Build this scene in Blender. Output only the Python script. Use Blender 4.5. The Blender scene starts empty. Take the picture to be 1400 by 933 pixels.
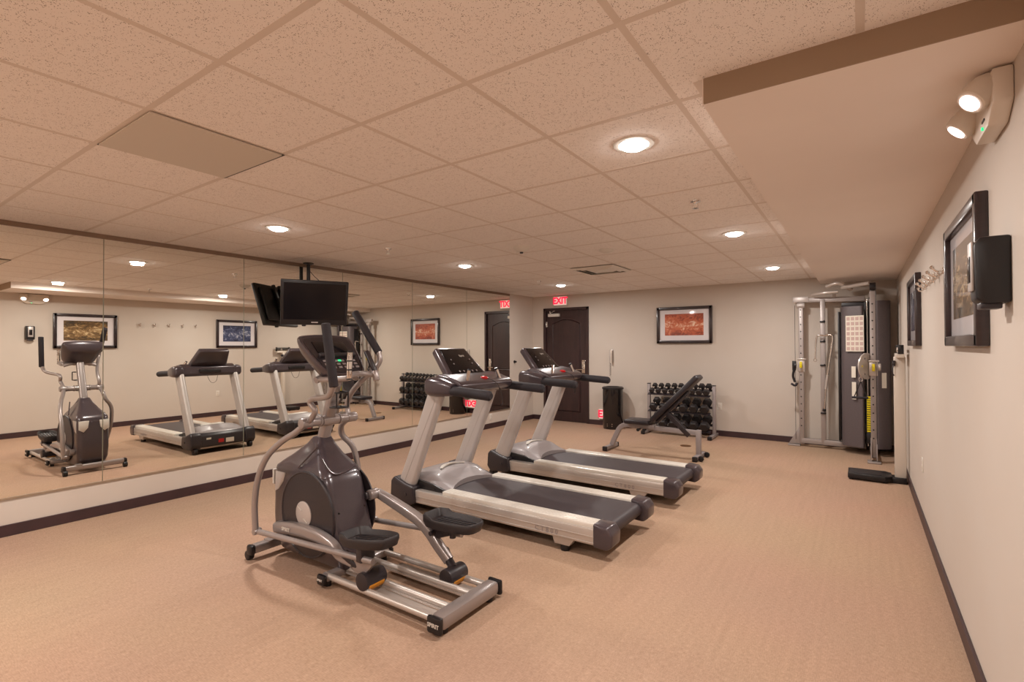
import bpy, bmesh, math, random
from mathutils import Vector, Matrix, noise
random.seed(7)
PI = math.pi
SC = bpy.context.scene
COL = SC.collection

# ------------------------------------------------------------------ helpers
def V(*a): return Vector(a)

def rrect(hx, hy, r, n=4):
    r = min(r, hx*.999, hy*.999)
    out = []
    for cx, cy, a0 in ((hx-r, hy-r, 0), (-hx+r, hy-r, 90), (-hx+r, -hy+r, 180), (hx-r, -hy+r, 270)):
        for k in range(n+1):
            a = math.radians(a0 + 90*k/n)
            out.append((cx + r*math.cos(a), cy + r*math.sin(a)))
    return out

def circ(r, n=16, ry=None):
    ry = r if ry is None else ry
    return [(r*math.cos(2*PI*k/n), ry*math.sin(2*PI*k/n)) for k in range(n)]

def catmull(pts, sub=6):
    pts = [Vector(p) for p in pts]
    if len(pts) < 3: return pts
    P = [2*pts[0]-pts[1]] + pts + [2*pts[-1]-pts[-2]]
    out = []
    for i in range(1, len(P)-2):
        p0, p1, p2, p3 = P[i-1:i+3]
        for s in range(sub):
            t = s/sub
            out.append(.5*((2*p1)+(-p0+p2)*t+(2*p0-5*p1+4*p2-p3)*t*t+(-p0+3*p1-3*p2+p3)*t**3))
    out.append(pts[-1])
    return out

class MB:
    """collects shapes in world coordinates; build() links them as one mesh object"""
    def __init__(s, off=(0, 0, 0)):
        s.v = []; s.f = []; s.m = []; s.off = Vector(off)
    def add(s, vs, fs, mi=0, mat=None):
        b = len(s.v)
        for p in vs:
            p = Vector(p)
            if mat is not None: p = mat @ p
            s.v.append(p + s.off)
        for f in fs:
            s.f.append([b+i for i in f]); s.m.append(mi)
        return s
    def box(s, x0, x1, y0, y1, z0, z1, bev=0, mi=0, mat=None, seg=2):
        bm = bmesh.new()
        bmesh.ops.create_cube(bm, size=1)
        for v in bm.verts:
            v.co = Vector(((x0+x1)/2+v.co.x*(x1-x0), (y0+y1)/2+v.co.y*(y1-y0), (z0+z1)/2+v.co.z*(z1-z0)))
        if bev:
            bev = min(bev, abs(x1-x0)*.49, abs(y1-y0)*.49, abs(z1-z0)*.49)
            bmesh.ops.bevel(bm, geom=bm.edges[:], offset=bev, segments=seg, affect='EDGES', profile=.5)
        return s.bm(bm, mi, mat)
    def bm(s, bm, mi=0, mat=None):
        bm.verts.index_update()
        s.add([v.co.copy() for v in bm.verts], [[v.index for v in f.verts] for f in bm.faces], mi, mat)
        bm.free(); return s
    def prism(s, poly, axis, a, b, bev=0, mi=0, mat=None, seg=2):
        """poly: 2D outline in the two other axes (in x,y,z order), extruded along axis from a to b"""
        def P(p, t):
            return {'x': (t, p[0], p[1]), 'y': (p[0], t, p[1]), 'z': (p[0], p[1], t)}[axis]
        bm = bmesh.new()
        A = [bm.verts.new(P(p, a)) for p in poly]; B = [bm.verts.new(P(p, b)) for p in poly]
        n = len(poly)
        bm.faces.new(A); bm.faces.new(B[::-1])
        for i in range(n): bm.faces.new((A[i], B[i], B[(i+1) % n], A[(i+1) % n]))
        bmesh.ops.recalc_face_normals(bm, faces=bm.faces[:])
        if bev: bmesh.ops.bevel(bm, geom=bm.edges[:], offset=bev, segments=seg, affect='EDGES', profile=.5)
        return s.bm(bm, mi, mat)
    def loft(s, secs, mi=0, mat=None, caps=True, closed=True):
        n = len(secs[0]); vs = [p for c in secs for p in c]; fs = []
        for k in range(len(secs)-1):
            for i in range(n if closed else n-1):
                j = (i+1) % n
                fs.append((k*n+i, k*n+j, (k+1)*n+j, (k+1)*n+i))
        if caps and closed:
            fs.append(tuple(range(n))[::-1]); fs.append(tuple((len(secs)-1)*n+i for i in range(n)))
        return s.add(vs, fs, mi, mat)
    def tube(s, pts, r, n=12, smooth=0, sec=None, up=(0, 0, 1), mi=0, mat=None, radii=None, caps=True):
        pts = catmull(pts, smooth) if smooth else [Vector(p) for p in pts]
        sec = sec or circ(1, n)
        up = Vector(up); secs = []
        u = None
        for i, p in enumerate(pts):
            a = pts[max(0, i-1)]; b = pts[min(len(pts)-1, i+1)]
            t = (b-a).normalized()
            if u is None:
                u = up.cross(t)
                if u.length < 1e-3: u = Vector((1, 0, 0)).cross(t)
                if u.length < 1e-3: u = Vector((0, 1, 0)).cross(t)
            else:
                u = u - t*u.dot(t)
            u.normalize(); w = t.cross(u)
            rr = r if radii is None else radii[min(len(radii)-1, int(i*len(radii)/len(pts)))]
            if radii is not None:
                q = i/(len(pts)-1)*(len(radii)-1); k = min(int(q), len(radii)-2); rr = radii[k]*(1-(q-k))+radii[k+1]*(q-k)
            secs.append([p + (u*c[0] + w*c[1])*rr for c in sec])
        return s.loft(secs, mi, mat, caps)
    def cyl(s, p0, p1, r, n=20, mi=0, bev=0, r2=None):
        p0, p1 = Vector(p0), Vector(p1); t = (p1-p0).normalized()
        if bev:
            return s.tube([p0, p0+t*bev*.3, p0+t*bev, p1-t*bev, p1-t*bev*.3, p1], 1, n, mi=mi, radii=[r-bev, r-bev*.3, r, r, r-bev*.3, r-bev])
        return s.tube([p0, p1], 1, n, mi=mi, radii=[r, r if r2 is None else r2])
    def lathe(s, prof, c, n=32, mi=0, mat=None):
        secs = [[Vector((c[0]+r*math.cos(2*PI*k/n), c[1]+r*math.sin(2*PI*k/n), c[2]+z)) for k in range(n)] for r, z in prof]
        return s.loft(secs, mi, mat)
    def bar(s, p0, p1, w, h, bev=0, mi=0, up=(0, 0, 1)):
        """rectangular bar from p0 to p1, w across, h along up"""
        p0, p1 = Vector(p0), Vector(p1); t = (p1-p0); L = t.length; t.normalize()
        u = Vector(up).cross(t)
        if u.length < 1e-3: u = Vector((1, 0, 0)).cross(t)
        u.normalize(); q = t.cross(u)
        M = Matrix(((u.x, q.x, t.x, p0.x), (u.y, q.y, t.y, p0.y), (u.z, q.z, t.z, p0.z), (0, 0, 0, 1)))
        return s.box(-w/2, w/2, -h/2, h/2, 0, L, bev, mi, M)
    def text(s, txt, size, M, depth=.001, mi=0, bold=0):
        cu = bpy.data.curves.new('t', 'FONT'); cu.body = txt; cu.size = size
        cu.align_x = 'CENTER'; cu.align_y = 'CENTER'; cu.extrude = depth; cu.resolution_u = 2; cu.offset = bold
        o = bpy.data.objects.new('t', cu); COL.objects.link(o)
        dg = bpy.context.evaluated_depsgraph_get(); dg.update()
        me = bpy.data.meshes.new_from_object(o.evaluated_get(dg))
        s.add([v.co for v in me.vertices], [list(p.vertices) for p in me.polygons], mi, M)
        bpy.data.objects.remove(o); bpy.data.curves.remove(cu); bpy.data.meshes.remove(me)
        return s
    def build(s, name, mat, parent=None, smooth=38, loc=None):
        mats = mat if isinstance(mat, (list, tuple)) else [mat]
        o0 = Vector((0, 0, 0))
        if parent is not None:
            p = parent
            while p is not None: o0 += p.location; p = p.parent
            if loc is not None: pass
        elif loc is not None: o0 = Vector(loc)
        me = bpy.data.meshes.new(name)
        me.from_pydata([v-o0 for v in s.v], [], s.f)
        for m in mats: me.materials.append(m)
        for i, p in enumerate(me.polygons): p.material_index = s.m[i]; p.use_smooth = True
        bm = bmesh.new(); bm.from_mesh(me); bmesh.ops.recalc_face_normals(bm, faces=bm.faces[:]); bm.to_mesh(me); bm.free()
        if smooth: me.set_sharp_from_angle(angle=math.radians(smooth))
        else:
            for p in me.polygons: p.use_smooth = False
        o = bpy.data.objects.new(name, me); COL.objects.link(o)
        if parent is not None: o.parent = parent
        elif loc is not None: o.location = loc
        return o

def thing(name, label, cat, loc=(0, 0, 0), group=None):
    o = bpy.data.objects.new(name, None); COL.objects.link(o); o.empty_display_size = .1
    o.location = loc; o['label'] = label; o['category'] = cat
    if group: o['group'] = group
    return o
def tag(o, label, cat, group=None):
    o['label'] = label; o['category'] = cat
    if group: o['group'] = group
    return o
def struct(o):
    o['kind'] = 'structure'; return o
def dup(root, loc, label):
    def cp(o, par):
        c = o.copy(); COL.objects.link(c); c.parent = par
        for ch in list(o.children): cp(ch, c)
        return c
    r = cp(root, None); r.location = loc; r['label'] = label
    return r

# ------------------------------------------------------------------ materials
def srgb(r, g, b):
    f = lambda c: (c/255/12.92) if c/255 <= .04045 else ((c/255+.055)/1.055)**2.4
    return (f(r), f(g), f(b), 1)
def mat(name, col, rough=.5, metal=0, coat=0, coat_r=.1, emit=None, es=0, spec=.5):
    m = bpy.data.materials.new(name); m.use_nodes = True
    b = m.node_tree.nodes['Principled BSDF']
    b.inputs['Base Color'].default_value = col; b.inputs['Roughness'].default_value = rough
    b.inputs['Metallic'].default_value = metal; b.inputs['Coat Weight'].default_value = coat
    b.inputs['Coat Roughness'].default_value = coat_r; b.inputs['Specular IOR Level'].default_value = spec
    if emit: b.inputs['Emission Color'].default_value = emit; b.inputs['Emission Strength'].default_value = es
    return m
def nodes(m): return m.node_tree.nodes, m.node_tree.links, m.node_tree.nodes['Principled BSDF']
def noisy(m, c2, scale=20, detail=4, fac=(.35, .65), bump=0, bscale=None, dist=.002, stretch=None):
    """mix a second colour over the base by noise, add a fine bump"""
    N, L, b = nodes(m)
    tc = N.new('ShaderNodeTexCoord'); mp = N.new('ShaderNodeMapping'); L.new(tc.outputs['Object'], mp.inputs[0])
    if stretch: mp.inputs['Scale'].default_value = stretch
    n = N.new('ShaderNodeTexNoise'); n.inputs['Scale'].default_value = scale; n.inputs['Detail'].default_value = detail
    L.new(mp.outputs[0], n.inputs['Vector'])
    r = N.new('ShaderNodeValToRGB'); r.color_ramp.elements[0].position = fac[0]; r.color_ramp.elements[1].position = fac[1]
    r.color_ramp.elements[0].color = b.inputs['Base Color'].default_value[:]; r.color_ramp.elements[1].color = c2
    L.new(n.outputs['Fac'], r.inputs[0]); L.new(r.outputs[0], b.inputs['Base Color'])
    if bump:
        n2 = N.new('ShaderNodeTexNoise'); n2.inputs['Scale'].default_value = bscale or scale*4; n2.inputs['Detail'].default_value = 2
        L.new(mp.outputs[0], n2.inputs['Vector'])
        bp = N.new('ShaderNodeBump'); bp.inputs['Strength'].default_value = bump; bp.inputs['Distance'].default_value = dist
        L.new(n2.outputs['Fac'], bp.inputs['Height']); L.new(bp.outputs[0], b.inputs['Normal'])
    return m

WALLC = (.60, .54, .48, 1)
M = {}
M['wall'] = noisy(mat('wall_paint', WALLC, .75), (.59, .52, .455, 1), 1.5, 3, bump=.25, bscale=350, dist=.001)
M['soffit'] = noisy(mat('soffit_paint', (.88, .80, .74, 1), .7), (.86, .78, .72, 1), 2, 3, bump=.1, bscale=250, dist=.001)
M['base'] = noisy(mat('baseboard_vinyl', srgb(66, 44, 46), .45), srgb(58, 40, 42), 6)
M['grid'] = mat('grid_paint', (.72, .64, .57, 1), .6)
M['bronze'] = mat('bronze_channel', srgb(132, 110, 92), .5, .2)
M['jchan'] = mat('brushed_channel', (.55, .47, .38, 1), .3, .9)
# carpet
m = mat('carpet', (.46, .30, .195, 1), .95, spec=.1); N, L, b = nodes(m)
tc = N.new('ShaderNodeTexCoord')
mp = N.new('ShaderNodeMapping'); mp.inputs['Scale'].default_value = (260, 45, 1); L.new(tc.outputs['Object'], mp.inputs[0])
n1 = N.new('ShaderNodeTexNoise'); n1.inputs['Scale'].default_value = 1; n1.inputs['Detail'].default_value = 3; L.new(mp.outputs[0], n1.inputs['Vector'])
mp2 = N.new('ShaderNodeMapping'); mp2.inputs['Scale'].default_value = (35, 210, 1); L.new(tc.outputs['Object'], mp2.inputs[0])
n2 = N.new('ShaderNodeTexNoise'); n2.inputs['Scale'].default_value = 1; n2.inputs['Detail'].default_value = 3; L.new(mp2.outputs[0], n2.inputs['Vector'])
ad = N.new('ShaderNodeMath'); ad.operation = 'ADD'; L.new(n1.outputs['Fac'], ad.inputs[0]); L.new(n2.outputs['Fac'], ad.inputs[1])
hf = N.new('ShaderNodeMath'); hf.operation = 'MULTIPLY'; hf.inputs[1].default_value = .5; L.new(ad.outputs[0], hf.inputs[0])
rp = N.new('ShaderNodeValToRGB'); rp.color_ramp.elements[0].position = .34; rp.color_ramp.elements[1].position = .68
rp.color_ramp.elements[0].color = (.36, .235, .16, 1); rp.color_ramp.elements[1].color = (.54, .37, .265, 1)
L.new(hf.outputs[0], rp.inputs[0])
n3 = N.new('ShaderNodeTexNoise'); n3.inputs['Scale'].default_value = .7; n3.inputs['Detail'].default_value = 2; L.new(tc.outputs['Object'], n3.inputs['Vector'])
mp4 = N.new('ShaderNodeMapping'); mp4.inputs['Scale'].default_value = (42, 1.6, 1); L.new(tc.outputs['Object'], mp4.inputs[0])
n4 = N.new('ShaderNodeTexNoise'); n4.inputs['Scale'].default_value = 1; n4.inputs['Detail'].default_value = 4; L.new(mp4.outputs[0], n4.inputs['Vector'])
r4 = N.new('ShaderNodeMapRange'); r4.inputs[1].default_value = .3; r4.inputs[2].default_value = .7; r4.inputs[3].default_value = .965; r4.inputs[4].default_value = 1.035; L.new(n4.outputs['Fac'], r4.inputs[0])
vm = N.new('ShaderNodeVectorMath'); vm.operation = 'SCALE'; L.new(rp.outputs[0], vm.inputs[0]); L.new(r4.outputs[0], vm.inputs['Scale'])
mx = N.new('ShaderNodeMix'); mx.data_type = 'RGBA'; mx.blend_type = 'MULTIPLY'; mx.inputs[0].default_value = .12
L.new(vm.outputs[0], mx.inputs[6]); L.new(n3.outputs['Color'], mx.inputs[7]); L.new(mx.outputs[2], b.inputs['Base Color'])
bp = N.new('ShaderNodeBump'); bp.inputs['Strength'].default_value = .35; bp.inputs['Distance'].default_value = .003
L.new(hf.outputs[0], bp.inputs['Height']); L.new(bp.outputs[0], b.inputs['Normal'])
M['carpet'] = m
# acoustic tile with pits and fissures
m = mat('acoustic_tile', (.93, .88, .84, 1), .9, spec=.2); N, L, b = nodes(m)
tc = N.new('ShaderNodeTexCoord')
vo = N.new('ShaderNodeTexVoronoi'); vo.inputs['Scale'].default_value = 180; vo.inputs['Randomness'].default_value = 1; L.new(tc.outputs['Object'], vo.inputs['Vector'])
nn = N.new('ShaderNodeTexNoise'); nn.inputs['Scale'].default_value = 75; nn.inputs['Detail'].default_value = 3; L.new(tc.outputs['Object'], nn.inputs['Vector'])
sz = N.new('ShaderNodeMapRange'); sz.inputs[1].default_value = .36; sz.inputs[2].default_value = .66; sz.inputs[3].default_value = .10; sz.inputs[4].default_value = .41
L.new(nn.outputs['Fac'], sz.inputs[0])
lt = N.new('ShaderNodeMath'); lt.operation = 'SUBTRACT'; L.new(sz.outputs[0], lt.inputs[0]); L.new(vo.outputs['Distance'], lt.inputs[1])
mr = N.new('ShaderNodeMapRange'); mr.inputs[1].default_value = -.02; mr.inputs[2].default_value = .08; L.new(lt.outputs[0], mr.inputs[0])
mx = N.new('ShaderNodeMix'); mx.data_type = 'RGBA'; mx.inputs[6].default_value = (.93, .88, .84, 1); mx.inputs[7].default_value = (.38, .33, .29, 1)
L.new(mr.outputs[0], mx.inputs[0]); L.new(mx.outputs[2], b.inputs['Base Color'])
M['tile'] = m
M['blank'] = mat('smooth_vinyl_panel', (.64, .58, .50, 1), .6)
M['door'] = noisy(mat('door_wood', srgb(58, 38, 38), .38), srgb(46, 30, 30), 8, 5, stretch=(3, 3, .4))
M['mirror'] = mat('mirror_glass', (.93, .92, .86, 1), .0, 1)
M['mirror_edge'] = mat('mirror_edge', (.25, .25, .18, 1), .3)
M['gun'] = noisy(mat('gunmetal_plastic', srgb(76, 66, 71), .28, .2, coat=.4, coat_r=.12), srgb(70, 61, 66), 200, 2)
M['gun_light'] = mat('grey_hood_plastic', srgb(146, 138, 138), .45, .05, coat=.15)
M['dark'] = noisy(mat('dark_plastic', srgb(48, 42, 46), .38), srgb(43, 37, 41), 150, 2)
M['black'] = mat('black_plastic', srgb(24, 21, 24), .4)
M['foam'] = noisy(mat('black_foam', srgb(40, 35, 42), .7), srgb(34, 30, 35), 300, 2, bump=.2, bscale=600)
M['silver'] = mat('silver_paint', srgb(190, 182, 178), .38, .25)
M['tube'] = mat('warm_silver_tube', srgb(158, 149, 147), .30, .45, coat=.3)
M['rail'] = mat('brushed_aluminium', srgb(196, 187, 180), .32, .45)
M['rail_top'] = mat('ribbed_foot_rail', srgb(236, 232, 224), .28, .3)
M['chrome'] = mat('chrome', (.8, .78, .76, 1), .08, 1)
M['belt'] = noisy(mat('running_belt', srgb(64, 56, 60), .5), srgb(57, 50, 54), 120, 3, bump=.2, bscale=500)
M['tread'] = noisy(mat('pedal_rubber', srgb(44, 38, 40), .5), srgb(38, 33, 35), 100, 2)
M['screen'] = mat('dark_screen', srgb(20, 17, 20), .15, spec=.35)
M['white'] = mat('white_plastic', (.72, .68, .62, 1), .4)
M['cream'] = mat('cream_enamel', (.70, .63, .55, 1), .35, .1)
M['red'] = mat('red_plastic', srgb(190, 26, 32), .3)
M['yellow'] = mat('yellow_plastic', srgb(226, 206, 20), .4)
M['orange'] = mat('yellow_orange_wheel', srgb(226, 150, 40), .5)
M['frame'] = noisy(mat('dark_walnut_frame', srgb(48, 34, 36), .3, coat=.3), srgb(40, 29, 31), 12, 4, stretch=(1, 1, 6))
M['mat'] = mat('mat_board', (.76, .73, .76, 1), .7, coat=1, coat_r=.03)
M['shroud'] = noisy(mat('shroud_grey', srgb(98, 88, 90), .45, .1), srgb(92, 83, 85), 100, 2)
M['vinyl'] = noisy(mat('black_vinyl', srgb(42, 36, 42), .42), srgb(36, 31, 36), 60, 3)
M['bench_paint'] = mat('grey_bench_paint', srgb(158, 150, 150), .35, .2)
M['iron'] = noisy(mat('black_rubber_iron', srgb(40, 36, 38), .5), srgb(32, 29, 31), 40, 3)
M['paper'] = mat('paper_placard', (.78, .72, .62, 1), .6)
M['green_led'] = mat('green_led', (.02, .5, .15, 1), .4, emit=(.03, 1, .35, 1), es=1.0)
M['exit_face'] = mat('exit_face', (.7, .6, .55, 1), .4, emit=(1, .62, .55, 1), es=.55)
M['exit_red'] = mat('exit_letters', (.8, .02, .05, 1), .4, emit=(1, .015, .06, 1), es=1.1)
M['lamp'] = mat('lamp_lens', (1, 1, 1, 1), .4, emit=(1, .95, .9, 1), es=40)
M['lamp2'] = mat('emergency_lens', (1, 1, 1, 1), .4, emit=(1, .80, .78, 1), es=6)
M['grey_text'] = mat('grey_lettering', srgb(150, 140, 138), .5)
M['vent_gap_dark'] = mat('vent_and_gap_dark', (.05, .04, .03, 1), .8)
def art(name, cols, scale):
    m = mat(name, cols[0], .5, coat=1, coat_r=.03); N, L, b = nodes(m)
    tc = N.new('ShaderNodeTexCoord'); mp = N.new('ShaderNodeMapping'); mp.inputs['Scale'].default_value = scale; L.new(tc.outputs['Object'], mp.inputs[0])
    n = N.new('ShaderNodeTexNoise'); n.inputs['Scale'].default_value = 9; n.inputs['Detail'].default_value = 9; n.inputs['Roughness'].default_value = .72; n.inputs['Distortion'].default_value = 1.2
    L.new(mp.outputs[0], n.inputs['Vector'])
    sp = N.new('ShaderNodeSeparateXYZ'); L.new(tc.outputs['Object'], sp.inputs[0])
    ab = N.new('ShaderNodeMath'); ab.operation = 'ABSOLUTE'; L.new(sp.outputs['Z'], ab.inputs[0])
    ml = N.new('ShaderNodeMath'); ml.operation = 'MULTIPLY'; ml.inputs[1].default_value = -.9; L.new(ab.outputs[0], ml.inputs[0])
    ad = N.new('ShaderNodeMath'); ad.operation = 'ADD'; L.new(ml.outputs[0], ad.inputs[0]); L.new(n.outputs['Fac'], ad.inputs[1])
    r = N.new('ShaderNodeValToRGB'); e = r.color_ramp.elements
    e[0].position = .28; e[0].color = cols[0]; e[1].position = .60; e[1].color = cols[3]
    x = e.new(.38); x.color = cols[1]; x = e.new(.48); x.color = cols[2]
    L.new(ad.outputs[0], r.inputs[0]); L.new(r.outputs[0], b.inputs['Base Color'])
    return m
M['art_red'] = art('abstract_red_art', [srgb(130, 52, 30), srgb(186, 84, 50), srgb(206, 112, 72), srgb(244, 214, 190)], (1, 1, 1.4))
M['art_gold'] = art('abstract_gold_art', [srgb(48, 36, 18), srgb(96, 72, 38), srgb(150, 118, 74), srgb(226, 204, 160)], (1, 1, 2.2))
M['art_blue'] = art('abstract_blue_art', [srgb(24, 30, 60), srgb(44, 54, 92), srgb(84, 94, 128), srgb(196, 200, 214)], (1, 1, 1.6))

# ------------------------------------------------------------------ room
XL, XR, YF, YB, ZC = -5.47, .41, 8.68, -3.4, 2.46
SX0, SY0, SZ = -.48, 1.96, 2.365
T = .12
def wall(name, *a): return struct(MB().box(*a).build(name, M['wall'], smooth=0))
wall('wall_left', XL-T, XL, YB-T, YF+T, 0, ZC+.1)
wall('wall_right', XR, XR+T, YB-T, YF+T, 0, ZC+.1)
wall('wall_front', XL, XR, YB-T, YB, 0, ZC+.1)
DX0, DX1, DZ = -5.215, -4.225, 2.215
b = MB(); b.box(XL, DX0, YF, YF+T, 0, ZC+.1); b.box(DX1, XR, YF, YF+T, 0, ZC+.1); b.box(DX0, DX1, YF, YF+T, DZ, ZC+.1)
struct(b.build('wall_back', M['wall'], smooth=0))
struct(MB().box(XL-T, XR+T, YB-T, YF+T, -.1, 0).build('floor', M['carpet'], smooth=0))
# ceiling of tiles with holes for the downlights
GX = [-1.835+.614*k for k in range(-6, 4)]
GY = [1.472+.605*k for k in range(-9, 13)]
LIGHTS = [(-.915, 2.39), (-4.0, 2.36), (-.915, 4.8), (-4.0, 4.78), (-.92, 7.2), (-4.01, 7.22)]
def ceil_z(): return ZC
b = MB(); b.box(XL, XR, YB, YF, ZC, ZC+.04)
struct(b.build('ceiling', M['tile'], smooth=0))
b = MB()
gw = .012
for x in GX:
    if XL < x < XR:
        b.box(x-gw, x+gw, YB, YF if x < SX0 else SY0, ZC-.0010, ZC+.001)
for y in GY:
    if YB < y < YF: b.box(XL, XR if y < SY0 else SX0, y-gw, y+gw, ZC-.0013, ZC+.001)
b.box(XL, XL+.022, YB, YF, ZC-.0016, ZC+.001); b.box(XL, SX0, YF-.022, YF, ZC-.0019, ZC+.001)
b.box(SX0-.035, SX0, SY0, YF, ZC-.0022, ZC+.001)
struct(b.build('trim_1', M['grid'], smooth=0))
b = MB(); b.box(SX0, XR, SY0, YF, SZ, ZC, mi=0)
b.box(SX0, SX0+.006, SY0-.004, SY0, SZ-.004, ZC)
o = b.build('trim_2', [M['soffit']], smooth=0); struct(o)
# darker colour on the end face of the soffit
struct(MB().box(SX0+.004, XR, SY0-.006, SY0, SZ, ZC).build('trim_3', mat('soffit_face_dark', srgb(158, 136, 114), .7), smooth=0))
BH = .09
def bb(name, *a): struct(MB().box(*a, bev=.003, seg=1).build(name, M['base'], smooth=0))
bb('baseboard_left', XL, XL+.014, YB, YF, 0, BH)
bb('baseboard_right', XR-.014, XR, YB, YF, 0, BH)
b = MB(); b.box(XL+.014, DX0, YF-.014, YF, 0, BH, .003, seg=1); b.box(DX1, XR-.014, YF-.014, YF, 0, BH, .003, seg=1)
struct(b.build('baseboard_back', M['base'], smooth=0))
bb('baseboard_front', XL+.014, XR-.014, YB, YB+.014, 0, BH)

# door: dark frame, moulded leaf, hinges, closer, lever
b = MB()
b.box(DX0, DX0+.05, YF-.02, YF+.10, 0, DZ, .004); b.box(DX1-.05, DX1, YF-.02, YF+.10, 0, DZ, .004); b.box(DX0, DX1, YF-.02, YF+.10, DZ-.05, DZ, .004)
dr = struct(b.build('door_1', M['door'], smooth=0))
def doorleaf():
    b = MB(); x0, x1 = DX0+.052, DX1-.052
    b.box(x0, x1, YF+.02, YF+.06, .008, DZ-.052)
    def ring(pts, w, y):
        n = len(pts); c = Vector((sum(p[0] for p in pts)/n, sum(p[1] for p in pts)/n))
        outer = [V(p[0], y, p[1]) for p in pts]
        def ins(k, yy):
            r = []
            for p in pts:
                dx, dz = p[0]-c.x, p[1]-c.y; L_ = max(abs(dx), abs(dz)*.5)
                r.append(V(c.x+dx*(1-k/abs(.32)), yy, c.y+dz*(1-k/.6)))
            return r
        b.loft([outer, ins(.012, y-.012), ins(.024, y-.002), ins(.034, y-.012), ins(.05, y-.012)], caps=True)
    xa, xb = x0+.13, x1-.13
    top = [(xa, .95), (xb, .95), (xb, 1.90)] + [(xa+(xb-xa)*(1-t), 1.90+.09*math.sin(PI*t)) for t in [k/10 for k in range(1, 10)]] + [(xa, 1.90)]
    ring(top, .03, YF+.02)
    ring([(xa, .2), (xb, .2), (xb, .78), (xa, .78)], .03, YF+.02)
    o = b.build('door_leaf', M['door'], dr, smooth=30)
    b = MB(); hx = DX1-.12
    b.box(hx-.035, hx+.03, YF+.008, YF+.02, .95, 1.20, .004)
    b.cyl((hx, YF+.01, 1.02), (hx, YF-.045, 1.02), .012); b.tube([(hx, YF-.045, 1.02), (hx-.06, YF-.05, 1.02), (hx-.13, YF-.045, 1.015)], .010, 10, 3)
    b.cyl((hx, YF+.01, 1.14), (hx, YF-.006, 1.14), .016)
    b.build('door_handle', M['chrome'], o)
    b = MB(); b.box(DX0+.12, DX0+.36, YF-.045, YF+.02, DZ-.17, DZ-.11, .006)
    b.build('door_closer', M['white'], o)
    b = MB(); b.bar((DX0+.16, YF-.03, DZ-.105), (DX0+.30, YF-.10, DZ-.06), .02, .008); b.bar((DX0+.30, YF-.10, DZ-.06), (DX0+.20, YF-.02, DZ-.03), .02, .008)
    b.cyl((DX0+.16, YF-.03, DZ-.11), (DX0+.16, YF-.03, DZ-.06), .014)
    b.build('closer_arm', M['chrome'], o)
    b = MB(); b.cyl((-4.72, YF+.022, 1.55), (-4.72, YF+.012, 1.55), .012); b.build('peephole', M['chrome'], o)
    for z in (.25, 1.1, 1.9):
        b = MB(); b.cyl((DX0+.052, YF+.005, z-.05), (DX0+.052, YF+.005, z+.05), .008, 10); b.box(DX0+.052, DX0+.075, YF+.012, YF+.02, z-.05, z+.05)
        b.build('hinge', M['chrome'], o)
doorleaf()

# mirror panels on the left wall
MZ0, MZ1 = .295, 2.42
ys = [.39, 1.61, 2.835, 4.095, 5.32, 6.575, 7.84]
names = ['leftmost large frameless wall mirror panel, reflecting the elliptical trainer',
         'frameless wall mirror panel reflecting the nearer treadmill, second from the left',
         'frameless wall mirror panel behind the hanging television and elliptical console',
         'frameless wall mirror panel reflecting the upright dumbbell rack end and the bench foot',
         'frameless wall mirror panel reflecting the orange picture, above the nearer treadmill console',
         'last frameless wall mirror panel, reflecting the dark door and the exit sign']
for i in range(6):
    b = MB()
    y0, y1 = ys[i]+.002, ys[i+1]-.002
    b.box(XL, XL+.006, y0, y1, MZ0, MZ1, mi=1)
    b.add([(XL+.0062, y0+.0015, MZ0+.001), (XL+.0062, y1-.0015, MZ0+.001), (XL+.0062, y1-.0015, MZ1-.001), (XL+.0062, y0+.0015, MZ1-.001)], [(0, 1, 2, 3)], 0)
    o = b.build('wall_mirror', [M['mirror'], M['mirror_edge']], smooth=0)
    tag(o, names[i], 'mirror', 'mirror panels along the left wall')
b = MB(); b.box(XL, XL+.012, ys[0], ys[-1], MZ0-.012, MZ0+.004, .002, seg=1)
struct(b.build('trim_4', M['jchan'], smooth=0))
b = MB(); b.box(XL, XL+.012, ys[0], ys[-1], MZ1-.003, ZC-.004)
struct(b.build('trim_5', M['bronze'], smooth=0))

# ------------------------------------------------------------------ ceiling fittings
lab = ['round recessed ceiling downlight nearest the soffit corner, brightest of all',
       'round recessed ceiling downlight over the elliptical, left of the television pole',
       'round recessed ceiling downlight beside the soffit, second from its near corner',
       'round recessed ceiling downlight above the mirror behind the nearer treadmill',
       'round recessed ceiling downlight beside the soffit, in front of the cable machine',
       'round recessed ceiling downlight just above the exit sign over the door']
def downlight(x, y, label):
    t = thing('ceiling_light', label, 'ceiling light', (x, y, ZC), 'recessed downlights in the tile ceiling')
    b = MB(); b.lathe([(.070, -.002), (.074, -.008), (.098, -.006), (.102, 0), (.070, 0)], (x, y, ZC), 36); b.build('trim_ring', M['white'], t)
    b = MB(); b.lathe([(.001, -.030), (.025, -.0285), (.048, -.023), (.066, -.012), (.072, -.003), (.072, -.001), (.001, -.001)], (x, y, ZC), 32); b.build('lens', M['lamp'], t)
    return t
def lamp(x, y, power):
    L_ = bpy.data.lights.new('downlight', 'AREA'); L_.shape = 'DISK'; L_.size = .12; L_.energy = power; L_.color = (1, .93, .87); L_.spread = math.radians(180)
    o = bpy.data.objects.new('downlight_lamp', L_); o.location = (x, y, ZC-.032); COL.objects.link(o)
for (x, y), l in zip(LIGHTS, lab):
    downlight(x, y, l); lamp(x, y, 30)
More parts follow.
